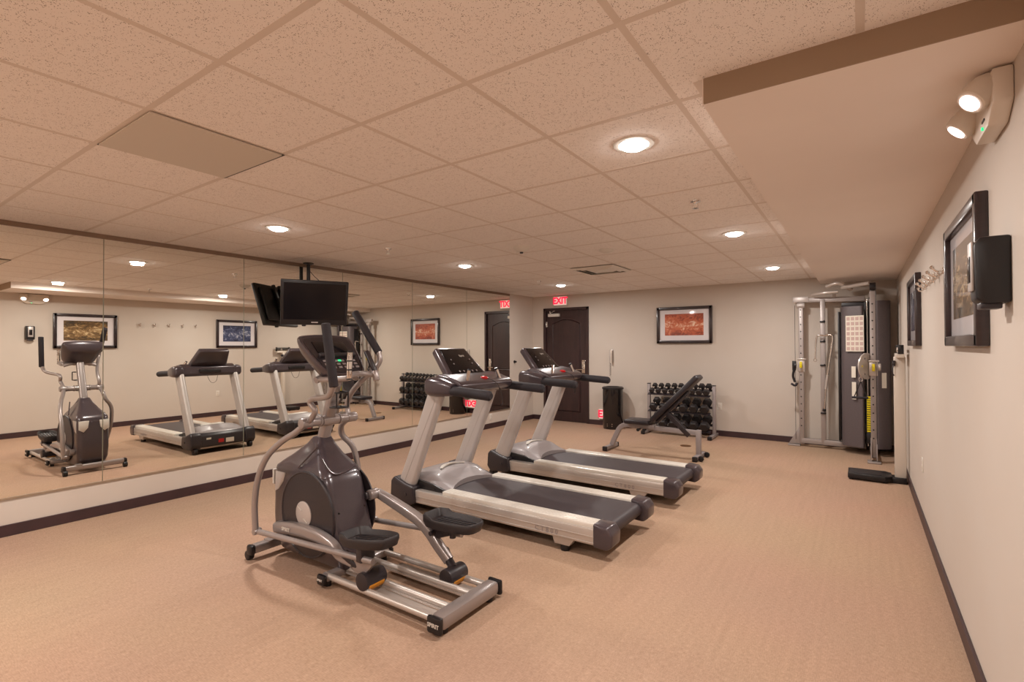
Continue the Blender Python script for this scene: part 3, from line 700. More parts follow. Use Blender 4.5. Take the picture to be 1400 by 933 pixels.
# ------------------------------------------------------------------ elliptical trainer
def elliptical():
    CY = 2.13
    t = thing('elliptical_trainer', 'grey elliptical cross trainer with silver arms, nearest machine to the viewer', 'elliptical', (-2.9, CY, 0))
    # base frame: rear bar, cross bar, front stabiliser, rail tubes
    b = MB()
    b.bar((-1.775, CY-.235, .065), (-1.775, CY+.245, .065), .085, .075, .02)
    b.build('rear_bar', M['tube'], t)
    for s, yy in ((-1, CY-.235), (1, CY+.245)):
        b = MB(); b.bar((-1.775, yy, .060), (-1.775, yy+s*.028, .060), .098, .088, .022); cp_ = b.build('end_cap', M['black'], t)
        if s < 0:
            b = MB(); b.text('SPIRIT', .029, Matrix.Translation((-1.775, yy-.029, .062)) @ Matrix.Rotation(PI/2, 4, 'X'), .0006, bold=.0006); b.build('lettering', M['white'], cp_, smooth=0)
        b = MB(); b.cyl((-1.775, yy-s*.05, 0), (-1.775, yy-s*.05, .03), .024, 14); b.build('levelling_foot', M['black'], t)
    b = MB(); b.bar((-2.70, CY-.24, .055), (-2.70, CY+.26, .055), .06, .05, .015)
    b.build('cross_bar', M['tube'], t)
    for s, yy in ((-1, CY-.24), (1, CY+.26)):
        b = MB(); b.bar((-2.70, yy, .05), (-2.70, yy+s*.03, .05), .075, .065, .018); cp_ = b.build('end_cap', M['black'], t)
        if s < 0:
            b = MB(); b.text('SPIRIT', .018, Matrix.Translation((-2.70, yy-.031, .052)) @ Matrix.Rotation(PI/2, 4, 'X'), .0006, bold=.0004); b.build('lettering', M['white'], cp_, smooth=0)
        b = MB(); b.cyl((-2.70, yy-s*.03, 0), (-2.70, yy-s*.03, .03), .02, 14); b.build('levelling_foot', M['black'], t)
    for y0 in (CY-.215, CY-.085, CY+.095, CY+.225):
        b = MB(); b.tube([(-2.72, y0, .062), (-1.80, y0, .068)], .019, 14)
        if abs(y0-CY) < .1: b.bar((-2.70, y0, .05), (-1.82, y0, .052), .045, .012)
        b.build('guide_rail', M['rail'], t)
    for y0 in (CY-.15, CY+.16):
        b = MB(); b.box(-2.50, -1.83, y0-.045, y0+.045, .030, .042, .003); b.build('track_plate', M['rail'], t)
    b = MB(); b.bar((-2.75, CY, .05), (-3.42, CY, .05), .10, .05, .01); b.build('spine', M['tube'], t)
    # front stabiliser
    b = MB(); b.tube([(-3.45, CY-.27, .075), (-3.45, CY+.28, .075)], .030, 18, sec=rrect(1, 1, .5, 4)); b.box(-3.48, -3.41, CY-.18, CY-.12, .098, .112, .003); b.build('front_stabilizer', M['tube'], t)
    for s, yy in ((-1, CY-.27), (1, CY+.28)):
        b = MB(); b.bar((-3.45, yy, .073), (-3.45, yy+s*.035, .073), .07, .07, .016)
        b.build('end_cap', M['black'], t)
        b = MB(); b.cyl((-3.48, yy-s*.01, .032), (-3.48, yy+s*.03, .032), .032, 18, bev=.005); b.build('transport_wheel', M['black'], t)
    # housing
    def sec(z, x0, x1, w, r):
        cx, hx = (x0+x1)/2, (x1-x0)/2
        return [V(cx+p[0], CY+p[1], z) for p in rrect(hx, w, r, 5)]
    b = MB()
    S = [(.045, -3.33, -2.66, .10, .05), (.075, -3.37, -2.64, .135, .06), (.16, -3.42, -2.66, .150, .06), (.30, -3.425, -2.71, .155, .06), (.45, -3.42, -2.76, .155, .06),
         (.57, -3.415, -2.80, .155, .06), (.625, -3.405, -2.825, .150, .06), (.65, -3.38, -2.85, .14, .06)]
    b.loft([sec(*s_) for s_ in S]); hs = b.build('housing', M['gun'], t, smooth=50)
    b = MB()
    S = [(.615, -3.408, -2.82, .156, .06), (.640, -3.40, -2.83, .152, .06), (.668, -3.36, -2.86, .138, .06), (.73, -3.26, -2.93, .10, .05), (.80, -3.16, -2.985, .068, .04), (.845, -3.115, -3.01, .050, .03), (.85, -3.10, -3.02, .042, .03)]
    b.loft([sec(*s_) for s_ in S]); b.build('top_shroud', M['gun'], hs, smooth=50)
    b = MB(); b.tube([V(-3.10, CY-.158, .655), V(-2.96, CY-.11, .80)], .006, 8); b.tube([V(-3.08, CY-.06, .82), V(-2.84, CY-.10, .655), V(-2.825, CY, .63), V(-2.84, CY+.10, .655)], .006, 8, 6); b.build('seam_trim', M['gun'], hs)
    for s in (-1, 1):
        yy = CY+s*.156
        # side disc, badge, light flash panel
        b = MB(); c = V(-2.995, yy, .365)
        rr_ = [(.287, 0), (.287, .010), (.279, .014), (.272, .008), (.262, .008), (.18, .018), (.001, .022)]
        secs = [[c + V(r*math.cos(2*PI*k/48)*1.0, s*h, r*math.sin(2*PI*k/48)*.98) for k in range(48)] for r, h in rr_]
        b.loft(secs); dc = b.build('flywheel_cover', M['dark'], hs, smooth=30)
        b = MB(); c2 = V(-3.005, yy+s*.019, .37)
        b.loft([[c2 + V(r*math.cos(2*PI*k/32), s*h, r*math.sin(2*PI*k/32)) for k in range(32)] for r, h in ((.083, 0), (.083, .006), (.076, .010), (.001, .010))]); bd = b.build('badge', M['silver'], dc)
        b = MB()
        for e in (-1, 1): b.bar(c2+V(.03*e-.02, s*.011, -.035*e+.01), c2+V(.03*e+.02, s*.011, -.035*e-.012), .008, .002)
        b.build('badge_mark', M['white'], bd, smooth=0)
        b = MB(); yb = CY+s*.150
        poly = [(-3.365, .60), (-3.25, .60), (-3.275, .54), (-3.33, .48), (-3.375, .46)]
        b.prism(poly, 'y', min(yb, yb+s*.009), max(yb, yb+s*.009), .002); b.build('flash_panel', M['silver'], hs)
        b = MB(); b.cyl((-2.78, CY+s*.10, .40), (-2.74, CY+s*.10, .40), .006, 8); b.build('screw', M['black'], hs)
    b = MB()
    for s in (-1, 1): b.prism([(CY+s*.05, .60), (CY+s*.145, .60), (CY+s*.145, .50), (CY+s*.10, .47), (CY+s*.06, .52)], 'x', -3.43, -3.415, .002)
    b.build('front_flash', M['white'], hs)
    # mast
    b = MB(); b.tube([(-3.06, CY, .80), (-2.99, CY, 1.0), (-2.93, CY, 1.18), (-2.88, CY, 1.34)], .040, 20, 4, sec=rrect(.85, 1, .7, 5), up=(0, 1, 0)); b.build('mast', M['tube'], t)
    # pivot tube across the mast
    b = MB(); b.cyl((-2.985, CY-.19, .965), (-2.985, CY+.19, .965), .030, 20, bev=.006); b.cyl((-2.985, CY-.06, .965), (-2.985, CY+.06, .965), .036, 20)
    for s in (-1, 1): b.cyl((-2.985, CY+s*.07, .965), (-2.985, CY+s*.082, .965), .037, 20, bev=.003)
    b.build('pivot_tube', M['tube'], t)
    # handlebars
    near = [(-2.985, CY-.165, .965), (-2.93, CY-.17, 1.00), (-2.88, CY-.18, 1.055), (-2.92, CY-.19, 1.105), (-2.86, CY-.20, 1.135), (-2.72, CY-.235, 1.15), (-2.61, CY-.265, 1.175), (-2.55, CY-.28, 1.235)]
    nlow = [(-2.985, CY-.175, .965), (-3.06, CY-.20, .90), (-3.16, CY-.24, .835), (-3.27, CY-.275, .73), (-3.36, CY-.285, .58), (-3.405, CY-.285, .40), (-3.405, CY-.28, .22)]
    far = [(-2.985, CY+.165, .965), (-3.01, CY+.165, 1.04), (-2.97, CY+.16, 1.12), (-2.90, CY+.175, 1.20), (-2.80, CY+.21, 1.29), (-2.75, CY+.235, 1.36), (-2.765, CY+.24, 1.43)]
    flow = [(-2.985, CY+.175, .965), (-3.09, CY+.18, .90), (-3.11, CY+.20, .82), (-3.08, CY+.255, .745), (-3.06, CY+.28, .66), (-3.02, CY+.285, .50), (-2.93, CY+.28, .33), (-2.86, CY+.275, .24)]
    for up_, low_, g0, g1 in ((near, nlow, V(-2.548, CY-.28, 1.225), V(-2.60, CY-.30, 1.60)), (far, flow, V(-2.762, CY+.24, 1.42), V(-3.00, CY+.225, 1.71))):
        b = MB(); b.tube(up_, .0185, 14, 6); s = -1 if up_ is near else 1
        hb = b.build('handlebar', M['tube'], t)
        b = MB(); b.cyl(g0, g1, .0265, 18, bev=.006); b.build('foam_grip', M['foam'], hb)
        b = MB(); b.tube(low_, .0205, 14, 6); b.cyl((-2.985, CY+s*.14, .965), (-2.985, CY+s*.215, .965), .034, 18, bev=.006)
        b.build('lower_arm', M['tube'], t)
    # connecting links with pedals, pedal arms with rollers
    def link(yy, front, rear, s):
        b = MB(); f_, r_ = V(*front), V(*rear)
        b.tube([f_, f_.lerp(r_, .5), r_], .0185, 14); b.cyl(f_+V(0, -.026, 0), f_+V(0, .026, 0), .022, 16, bev=.003)
        return b.build('connecting_link', M['tube'], t)
    link(0, (-3.405, CY-.27, .205), (-2.28, CY-.215, .245), -1)
    # near pedal arm
    def pedal_arm(pts, rad, roller, y, crank_end, crank_c):
        b = MB(); b.tube(pts, 1, 16, 5, sec=rrect(.85, 1.0, .6, 4), radii=rad)
        b.cyl((pts[0][0], y-.035, pts[0][2]), (pts[0][0], y+.035, pts[0][2]), .036, 18, bev=.005)
        pa = b.build('pedal_arm', M['tube'], t)
        rx, rz = roller
        b = MB(); e = V(*pts[-1]); r0 = V(rx, y, rz)
        b.tube([e+(e-r0).normalized()*.08, e, r0+V(0, 0, .03)], .026, 14)
        b.build('roller_bracket', M['dark'], pa)
        b = MB(); b.cyl((rx, y-.075, rz), (rx, y+.075, rz), .052, 26, bev=.006); b.build('roller_cover', M['dark'], pa)
        b = MB(); b.cyl((rx+.004, y-.055, rz-.014), (rx+.004, y+.055, rz-.014), .046, 24); b.build('roller', M['orange'], pa)
        b = MB(); s = 1 if y > CY else -1
        b.bar((crank_c[0], y-s*.04, crank_c[1]), (crank_end[0], y-s*.04, crank_end[1]), .03, .05, .01, up=(0, 0, 1)); b.build('crank', M['dark'], t)
        return pa
    yn, yf = CY-.195, CY+.21
    pa = pedal_arm([(-3.29, yn, .235), (-3.10, yn, .265), (-2.85, yn, .275), (-2.68, yn, .245), (-2.60, yn, .20), (-2.47, yn, .19)], [.034, .040, .040, .034, .030, .030], (-2.36, .115), CY-.16, (-3.29, .235), (-3.01, .35))
    b = MB(); b.text('SPIRIT', .034, Matrix.Translation((-3.12, yn-.040, .262)) @ Matrix.Rotation(-.03, 4, 'Y') @ Matrix.Rotation(PI/2, 4, 'X'), .0006, bold=.0004); b.build('lettering', M['white'], pa, smooth=0)
    pedal_arm([(-2.74, yf, .46), (-2.60, yf, .425), (-2.36, yf, .355), (-2.26, yf, .30), (-2.18, yf, .225), (-2.09, yf, .15)], [.030, .034, .036, .036, .034, .032], (-2.015, .10), CY+.17, (-2.74, .46), (-3.01, .35))
    link(0, (-2.85, CY+.27, .235), (-2.02, CY+.25, .31), 1)
    # web under near pedal
    b = MB(); b.prism([(-2.60, .20), (-2.28, .235), (-2.36, .15), (-2.44, .14)], 'y', CY-.21, CY-.18, .004); b.build('gusset', M['tube'], t)
    b = MB(); b.bar((-2.38, CY-.19, .22), (-2.38, CY-.19, .32), .10, .05, .01); b.build('pedal_bracket', M['dark'], t)
    b = MB(); b.bar((-2.22, CY+.215, .29), (-2.06, CY+.235, .345), .05, .07, .01); b.cyl((-2.2, yf-.05, .305), (-2.2, yf+.05, .305), .015, 12); b.cyl((-2.05, CY+.2, .30), (-2.05, CY+.2, .34), .02, 12); b.build('pedal_bracket', M['dark'], t)
    # pedals: tray with raised rim
    def pedal(c, tilt, name_y):
        c = V(*c); R = Matrix.Translation(c) @ Matrix.Rotation(tilt, 4, 'Y')
        out = [(-.185, -.055), (-.16, -.085), (-.05, -.098), (.08, -.095), (.17, -.075), (.20, -.045), (.205, 0), (.20, .045), (.17, .075), (.08, .095), (-.05, .098), (-.16, .085), (-.185, .055)]
        o2 = catmull([(p[0], p[1], 0) for p in out+[out[0]]], 4)[:-1]
        def sc(k, z): return [V(p.x*k, p.y*(k-(1-k)*.6), z+(.018 if p.x < -.1 else 0)*(1 if z > .02 else 0)) for p in o2]
        b = MB(); b.loft([sc(.82, -.035), sc(.93, -.028), sc(1.0, .006), sc(1.0, .024), sc(.975, .029), sc(.94, .024), sc(.90, .004), sc(.88, .0)], mat=R)
        for k in range(5): b.box(-.12, .15, -.056+.026*k, -.048+.026*k, -.001, .006, .002, mat=R)
        return b.build('pedal', M['tread'], t, smooth=50)
    pedal((-2.375, CY-.165, .335), -.14, 0)
    pedal((-2.065, CY+.215, .385), -.03, 0)
    # console
    c = V(-2.925, CY, 1.40); tdir = V(-.26, 0, .25).normalized(); n_ = V(.25, 0, .26).normalized()
    R = Matrix(((0, tdir.x, n_.x, c.x), (1, 0, 0, c.y), (0, tdir.z, n_.z, c.z), (0, 0, 0, 1)))
    out = [(-.13, -.175), (-.17, -.10), (-.20, .06), (-.205, .15), (-.17, .185), (0, .20), (.17, .185), (.205, .15), (.20, .06), (.17, -.10), (.13, -.175), (0, -.19)]
    o2 = catmull([(p[0], p[1], 0) for p in out+[out[0]]], 3)[:-1]
    def sc(k, z, ky=None): return [V(p.x*k, p.y*(ky or k), z) for p in o2]
    b = MB(); b.loft([sc(.55, -.085), sc(.82, -.07), sc(.97, -.02), sc(1, .0), sc(.985, .014), sc(.94, .016), sc(.92, .008)], mat=R); con = b.build('console', M['gun'], t, smooth=45)
    b = MB(); b.loft([sc(.86, .006), sc(.86, .011)], mat=R); sf = b.build('console_face', M['dark'], con, smooth=30)
    b = MB(); b.box(-.125, .125, .02, .125, .010, .016, .004, mat=R); b.build('display', M['screen'], con)
    b = MB(); b.box(-.14, .14, -.03, -.005, .01, .04, .006, mat=R); b.build('ledge', M['dark'], con)
    b = MB()
    for i in range(3):
        for k in range(6): b.box(-.125+.045*k, -.098+.045*k, -.065-.03*i, -.048-.03*i, .010, .015, .002, mat=R)
    b.build('button', M['gun_light'], con)
    b = MB(); b.box(-.012, .010, -.065, -.050, .0145, .0175, .001, mat=R); b.build('start_key', M['green_led'], con, smooth=0)
    # fixed handle with pulse grips
    b = MB(); b.tube([(-2.90, CY-.16, 1.245), (-2.90, CY-.10, 1.265), (-2.885, CY, 1.275), (-2.89, CY+.1, 1.265), (-2.90, CY+.16, 1.245)], .022, 14, 5)
    b.tube([(-2.90, CY-.14, 1.25), (-2.78, CY-.15, 1.255), (-2.63, CY-.13, 1.265), (-2.605, CY-.13, 1.28)], .018, 12, 5)
    b.tube([(-2.60, CY-.13, 1.27), (-2.66, CY-.07, 1.285), (-2.72, CY+.05, 1.285), (-2.72, CY+.14, 1.275), (-2.70, CY+.16, 1.265)], .018, 12, 5)
    b.cyl((-2.685, CY+.155, 1.235), (-2.705, CY+.155, 1.30), .022, 14, bev=.004)
    fh = b.build('fixed_handle', M['tube'], t)
    b = MB(); b.cyl((-2.605, CY-.13, 1.255), (-2.595, CY-.13, 1.435), .0165, 18, bev=.004); b.build('pulse_grip', M['chrome'], fh)
    b = MB()
    for z in (1.262, 1.32, 1.375, 1.432): b.cyl((-2.603+.055*(z-1.255), CY-.13, z-.004), (-2.603+.055*(z-1.255), CY-.13, z+.004), .0178, 18)
    b.build('grip_band', M['black'], fh)
    b = MB(); b.cyl((-2.70, CY+.155, 1.295), (-2.785, CY+.15, 1.43), .0185, 18, bev=.004); b.build('pulse_grip', M['dark'], fh)
    # bottle holder on the mast
    b = MB(); p = V(-2.90, CY-.01, 1.06)
    for z in (0, .10): b.tube([p+V(-.02, .0, z), p+V(0, -.045, z), p+V(.07, -.045, z), p+V(.08, 0, z), p+V(.07, .045, z), p+V(0, .045, z), p+V(-.02, .0, z)], .0055, 8)
    for q in ((.07, -.045), (.07, .045)): b.tube([p+V(q[0], q[1], 0), p+V(q[0], q[1], .10)], .0055, 8)
    b.box(p.x-.01, p.x+.07, p.y-.04, p.y+.04, p.z-.006, p.z, .002)
    b.build('bottle_holder', M['black'], t)
elliptical()

# ------------------------------------------------------------------ weight bench
def bench():
    cy = 6.75
    t = thing('weight_bench', 'black padded incline weight bench on a grey frame, backrest raised', 'bench', (-2.3, cy, 0))
    b = MB(); sec = rrect(1, 1, .25, 3)
    b.tube([(-2.93, cy, .06), (-2.87, cy, .20), (-2.80, cy, .32), (-2.70, cy, .365), (-2.55, cy, .355), (-2.2, cy, .345), (-1.74, cy, .335)], .032, 16, 6, sec=sec, up=(0, 1, 0)); b.build('main_beam', M['bench_paint'], t)
    b = MB(); b.bar((-1.735, cy, .05), (-1.735, cy, .375), .07, .06, .008); b.build('rear_post', M['bench_paint'], t)
    b = MB(); b.bar((-2.95, cy-.20, .035), (-2.95, cy+.20, .035), .055, .05, .008); b.build('front_foot', M['bench_paint'], t)
    b = MB(); b.bar((-1.73, cy-.20, .04), (-1.73, cy+.20, .04), .06, .05, .008); b.build('rear_foot', M['bench_paint'], t)
    for x in (-2.95, -1.73):
        for s in (-1, 1):
            b = MB(); b.bar((x, cy+s*.19, .033), (x, cy+s*.225, .033), .065, .064, .01); b.build('foot_cap', M['black'], t)
    for s in (-1, 1):
        b = MB(); b.cyl((-1.67, cy+s*.15-.012, .036), (-1.67, cy+s*.15+.012, .036), .035, 18, bev=.004); b.build('wheel', M['black'], t)
    b = MB(); b.box(-2.70, -2.35, cy-.15, cy+.15, .395, .455, .020, seg=3); b.build('seat', M['vinyl'], t)
    p0, p1 = V(-2.34, cy, .475), V(-1.735, cy, 1.085)
    d = (p1-p0).normalized(); nn = V(-d.z, 0, d.x)
    R = Matrix(((d.x, 0, nn.x, p0.x), (0, 1, 0, p0.y), (d.z, 0, nn.z, p0.z), (0, 0, 0, 1)))
    b = MB(); b.box(0, (p1-p0).length, -.14, .14, -.055, .012, .022, mat=R, seg=3); bk = b.build('backrest', M['vinyl'], t)
    b = MB(); b.box(.02, .62, -.035, .035, -.095, -.055, .006, mat=R); b.build('backrest_bar', M['dark'], bk)
    b = MB()
    for s in (-1, 1): b.bar((-2.13, cy+s*.03, .56), (-1.85, cy+s*.03, .29), .012, .06, .003)
    b.bar((-2.13, cy, .56), (-1.85, cy, .29), .05, .04, .004)
    b.build('support_strut', M['dark'], t)
    b = MB(); b.box(-2.52, -2.30, cy-.06, cy+.06, .345, .395, .006); b.build('hinge_bracket', M['bench_paint'], t)
    for x in (-2.50, -2.42):
        b = MB(); b.cyl((x, cy-.05, .325), (x, cy-.12, .325), .012, 12); b.cyl((x, cy-.11, .325), (x, cy-.135, .325), .022, 14, bev=.004); b.build('adjusting_knob', M['black'], t)
    for k in range(4):
        pass
bench()

# ------------------------------------------------------------------ dumbbell rack and dumbbells
RX0, RX1, RY0, RY1 = -2.99, -1.93, 8.22, 8.62
def rack():
    t = thing('dumbbell_rack', 'three-tier grey steel dumbbell rack against the far wall', 'rack', ((RX0+RX1)/2, (RY0+RY1)/2, 0))
    yc = 8.46
    for x in (RX0+.0, RX1):
        b = MB(); b.bar((x, yc, .04), (x, yc, .82), .055, .05, .006); up = b.build('upright', M['bench_paint'], t)
        b = MB(); b.box(x-.026, x+.026, yc-.03, yc+.03, .818, .832, .004); b.build('upright_cap', M['black'], up)
        b = MB(); b.bar((x, RY0-.06, .035), (x, RY1, .035), .055, .045, .006); ft = b.build('foot', M['bench_paint'], t)
        b = MB(); b.bar((x, RY0-.09, .033), (x, RY0-.05, .033), .065, .055, .008); b.build('foot_cap', M['black'], ft)
    for z in (.70, .42, .14):
        for (ya, dz) in ((8.33, -.035), (8.51, .045)):
            b = MB(); q = V(0, .18, .08).normalized()
            b.box(RX0+.03, RX1-.03, ya-.035, ya+.035, z+dz-.006, z+dz+.002, .002, mat=Matrix.Translation((0, ya, z+dz)) @ Matrix.Rotation(.4, 4, 'X') @ Matrix.Translation((0, -ya, -z-dz)))
            b.build('shelf_rail', M['dark'], t, smooth=0)
rack()
def dumbbell(x, y, z, r, name_label, hl=None):
    """hex dumbbell lying front to back on the tilted rails"""
    ax = V(0, .18, .08).normalized(); hl = hl or r*1.05; hg = .062
    c = V(x, y, z)
    t = thing('dumbbell', name_label, 'dumbbell', tuple(c), 'black hex dumbbells on the rack')
    uu = V(1, 0, 0); ww = ax.cross(uu)
    for s in (-1, 1):
        a, b_ = c+ax*s*hg, c+ax*s*(hg+hl*1.15)
        secs = []
        for q, k in ((0, .80), (.18, 1.0), (.82, 1.0), (1, .80)):
            p = a.lerp(b_, q); secs.append([p+(uu*math.cos(PI/3*i)+ww*math.sin(PI/3*i))*r*k for i in range(6)])
        b = MB(); b.loft(secs); b.build('weight_head', M['iron'], t, smooth=0)
    b = MB(); b.tube([c-ax*(hg+.01), c-ax*.03, c, c+ax*.03, c+ax*(hg+.01)], 1, 12, radii=[.013, .015, .017, .015, .013]); b.build('grip', M['chrome'], t)
ordn = ['leftmost', 'second', 'third', 'fourth', 'fifth', 'sixth', 'seventh', 'eighth', 'ninth']
for row, (z, n, r0, r1, nm) in enumerate([(.70, 9, .046, .056, 'top'), (.42, 6, .066, .076, 'middle'), (.14, 6, .074, .084, 'bottom')]):
    for k in range(n):
        x = RX0+.035+(RX1-RX0-.07)*(k+.5)/n; r = r0+(r1-r0)*k/(n-1)
        q = 'rightmost' if k == n-1 else ordn[k]
        w = 'small' if row == 0 else ('medium' if row == 1 else 'large')
        dumbbell(x, 8.42, z+.012+r*.92, r, f'{w} black hex dumbbell, {q}'+(' from left' if 0 < k < n-1 else '')+f' on the {nm} shelf of the rack')

# ------------------------------------------------------------------ cable machine
def cable_machine():
    t = thing('cable_machine', 'tall dual-column cable pulley machine with grey shrouds in the far right corner', 'cable machine', (-.2, 8.3, 0))
    P_ = mat('platinum_frame_paint', srgb(160, 150, 146), .38, .2)
    lx, ly = -.715, 8.46; rx, ry = .125, 7.78
    # base and top beams
    b = MB(); b.bar((lx-.02, ly, .085), (.05, 8.42, .085), .06, .07, .006); b.build('base_beam', P_, t)
    b = MB(); b.bar((rx, ry, .085), (rx-.01, 8.40, .085), .06, .07, .006); b.build('base_beam', P_, t)
    b = MB(); b.bar((lx-.10, ly, 2.13), (lx+.10, ly, 2.13), .07, .08, .006); b.build('top_cap', M['silver'], t)
    b = MB(); b.bar((lx+.05, ly, 2.12), (.05, 8.42, 2.10), .05, .07, .006); b.build('top_beam', P_, t)
    b = MB(); b.bar((rx, ry, 2.13), (rx-.01, 8.42, 2.13), .05, .07, .006); b.build('top_beam', P_, t)
    # columns with adjusting holes
    for (x, y, zz) in ((lx, ly, 2.09), (rx, ry, 2.14)):
        b = MB(); b.bar((x, y, .06), (x, y, zz), .062, .062, .006, up=(0, 1, 0)); cl = b.build('column', P_, t)
        for k in range(17):
            b = MB(); z = .30+.105*k; b.cyl((x-.004, y-.0305, z), (x-.004, y-.0325, z), .009, 10); b.build('adjustment_hole', M['black'], cl)
    # feet
    b = MB(); b.prism([(lx-.17, .03), (lx+.03, .03), (lx+.03, .28), (lx-.03, .28)], 'y', ly-.008, ly+.008, .003); b.box(lx-.18, lx-.02, ly-.05, ly+.05, .0, .022, .008); b.build('foot_plate', P_, t)
    b = MB(); b.prism([(ry-.10, .03), (ry+.03, .03), (ry+.03, .30), (ry-.03, .30)], 'x', rx-.034, rx-.024, .003); b.prism([(ry-.10, .03), (ry+.03, .03), (ry+.03, .30), (ry-.03, .30)], 'x', rx+.024, rx+.034, .003)
    b.box(rx-.07, rx+.07, ry-.13, ry+.02, 0, .022, .008); b.build('foot_plate', P_, t)
    # centre accessory post with hooks
    px = -.445
    b = MB(); b.bar((px, 8.44, .06), (px, 8.44, 2.12), .062, .05, .006, up=(0, 1, 0)); post = b.build('accessory_post', P_, t)
    for z in (1.80, 1.52, 1.18, .50):
        b = MB(); b.box(px-.034, px+.034, 8.395, 8.42, z-.012, z+.012, .004); b.tube([(px+.02, 8.40, z), (px+.02, 8.36, z), (px+.02, 8.355, z+.02)], .006, 8); b.build('hook', M['black'], post)
    # shrouds
    def panel(pts, z0, z1, th=.012):
        n = len(pts); b = MB(); outer = [Vector((p[0], p[1], 0)) for p in catmull([(x, y, 0) for x, y in pts], 6)]
        sec = []
        for i, p in enumerate(outer):
            a = outer[max(0, i-1)]; c = outer[min(len(outer)-1, i+1)]; d = (c-a).normalized(); sec.append((p, Vector((-d.y, d.x, 0))))
        for za, zb in ((z0, z1),):
            loop = [p for p, _ in sec] + [p+q*th for p, q in reversed(sec)]
            b.loft([[V(p.x, p.y, za) for p in loop], [V(p.x, p.y, zb) for p in loop]])
        return b
    shA = panel([(-.235, 8.46), (-.215, 8.30), (-.17, 8.24), (-.05, 8.19), (.015, 8.17), (.035, 8.22)], .10, 1.99).build('weight_shroud', M['shroud'], t)
    shB = panel([(.165, 8.22), (.175, 8.18), (.24, 8.20), (.30, 8.25), (.325, 8.34), (.33, 8.50)], .10, 2.05).build('weight_shroud', M['shroud'], t)
    b = MB(); b.box(-.262, -.236, 8.36, 8.50, .14, 1.93, .004); b.build('guard_strip', M['black'], t)
    b = MB(); b.box(.04, .16, 8.30, 8.36, .14, 2.05, .004); b.build('stack_backing', M['black'], t)
    b = MB(); b.box(-.22, .33, 8.45, 8.60, .10, .16, .004); b.build('tower_frame', M['dark'], t)
    b = MB(); b.box(-.22, .33, 8.45, 8.60, 2.00, 2.06, .004); b.build('tower_frame', M['dark'], t)
    # weight stack
    ws = MB(); ws.box(.052, .150, 8.215, 8.29, .16, .30, .003); stt = ws.build('stack_base', M['black'], t)
    for k in range(16):
        b = MB(); z = .31+.030*k
        b.box(.050, .152, 8.205, 8.29, z, z+.027, .002); pl = b.build('weight_plate', M['black'], t)
        b = MB(); b.box(.058, .135, 8.201, 8.206, z+.003, z+.024); lb = b.build('number_label', M['yellow'], pl, smooth=0)
        b = MB(); b.text(str(10*(16-k)), .016, Matrix.Translation((.105, 8.2005, z+.0135)) @ Matrix.Rotation(PI/2, 4, 'X'), .0004); b.build('number', M['black'], lb, smooth=0)
    for x in (.07, .132):
        b = MB(); b.cyl((x, 8.25, .12), (x, 8.25, 2.08), .010, 12); b.build('guide_rod', M['chrome'], t)
    # pulley carriages
    def carriage(x, y, z, sd):
        b = MB(); b.box(x-.045, x+.045, y-.045, y+.045, z-.09, z+.09, .006); b.bar((x-.05, y-.05, z+.095), (x+.06, y-.05, z+.095), .03, .022, .004); cg = b.build('carriage', M['rail'], t)
        b = MB(); b.cyl((x, y-.045, z+.02), (x, y-.085, z+.02), .010, 10); b.box(x-.016, x+.016, y-.10, y-.08, z-.03, z+.06, .006); b.build('pull_pin', M['yellow'], cg)
        return cg
    cg = carriage(lx, ly, 1.17, -1)
    b = MB(); b.cyl((lx-.085, ly-.07, 1.17), (lx-.06, ly-.07, 1.17), .05, 22, bev=.004); b.build('pulley_wheel', M['black'], cg)
    cg2 = carriage(rx, ry, 1.17, 1)
    b = MB()
    c = V(.055, 7.72, 1.20)
    pu, pn = V(.50, .866, 0), V(.866, -.50, 0)
    b.loft([[c+pu*(r*math.cos(2*PI*k/40))-pn*h+V(0, 0, r*math.sin(2*PI*k/40)) for k in range(40)] for r, h in ((.165, .008), (.165, -.006), (.155, -.008), (.001, -.008))]); pd = b.build('swivel_plate', M['rail'], cg2)
    for a in range(0, 360, 60):
        b = MB(); q = c+pu*(.11*math.cos(math.radians(a)))+V(0, 0, .11*math.sin(math.radians(a))); b.cyl(q+pn*.006, q+pn*.013, .012, 10); b.build('bolt', M['chrome'], pd)
    b = MB(); b.cyl((rx+.05, ry-.07, 1.19), (rx+.075, ry-.07, 1.19), .045, 20, bev=.004); b.build('pulley_wheel', M['rail'], cg2)
    # top pulleys and cap at right column
    b = MB(); b.cyl((rx-.03, ry-.02, 2.20), (rx+.035, ry-.02, 2.20), .05, 22, bev=.005); b.build('top_pulley', M['black'], t)
    b = MB(); b.cyl((lx-.05, ly-.02, 2.045), (lx+.05, ly-.02, 2.045), .040, 20, bev=.004); b.build('top_pulley', M['silver'], t)
    # cables
    b = MB(); b.cyl((lx-.075, ly-.05, .10), (lx-.075, ly-.05, 2.05), .0032, 6); b.build('cable', M['dark'], t)
    b = MB(); b.cyl((rx+.03, ry-.045, .12), (rx+.03, ry-.045, 2.15), .0032, 6); b.build('cable', M['dark'], t)
    # pull-up bar
    b = MB(); b.tube([(-.56, 8.35, 2.18), (-.44, 8.25, 2.19), (-.25, 8.23, 2.20)], .027, 12, 4)
    b.tube([(-.38, 8.15, 2.27), (-.26, 8.10, 2.30), (-.18, 8.12, 2.27), (-.10, 8.20, 2.21)], .026, 12, 5)
    b.tube([(-.20, 8.12, 2.24), (.10, 7.82, 2.25)], .024, 12)
    b.bar((-.30, 8.42, 2.14), (-.30, 8.22, 2.20), .04, .03, .004)
    b.build('pull_up_bar', M['rail'], t)
    # placards
    M90 = Matrix.Translation((-.080, 8.150, 1.62)) @ Matrix.Rotation(math.radians(-20), 4, 'Z') @ Matrix.Translation((.08, -8.150, -1.62))
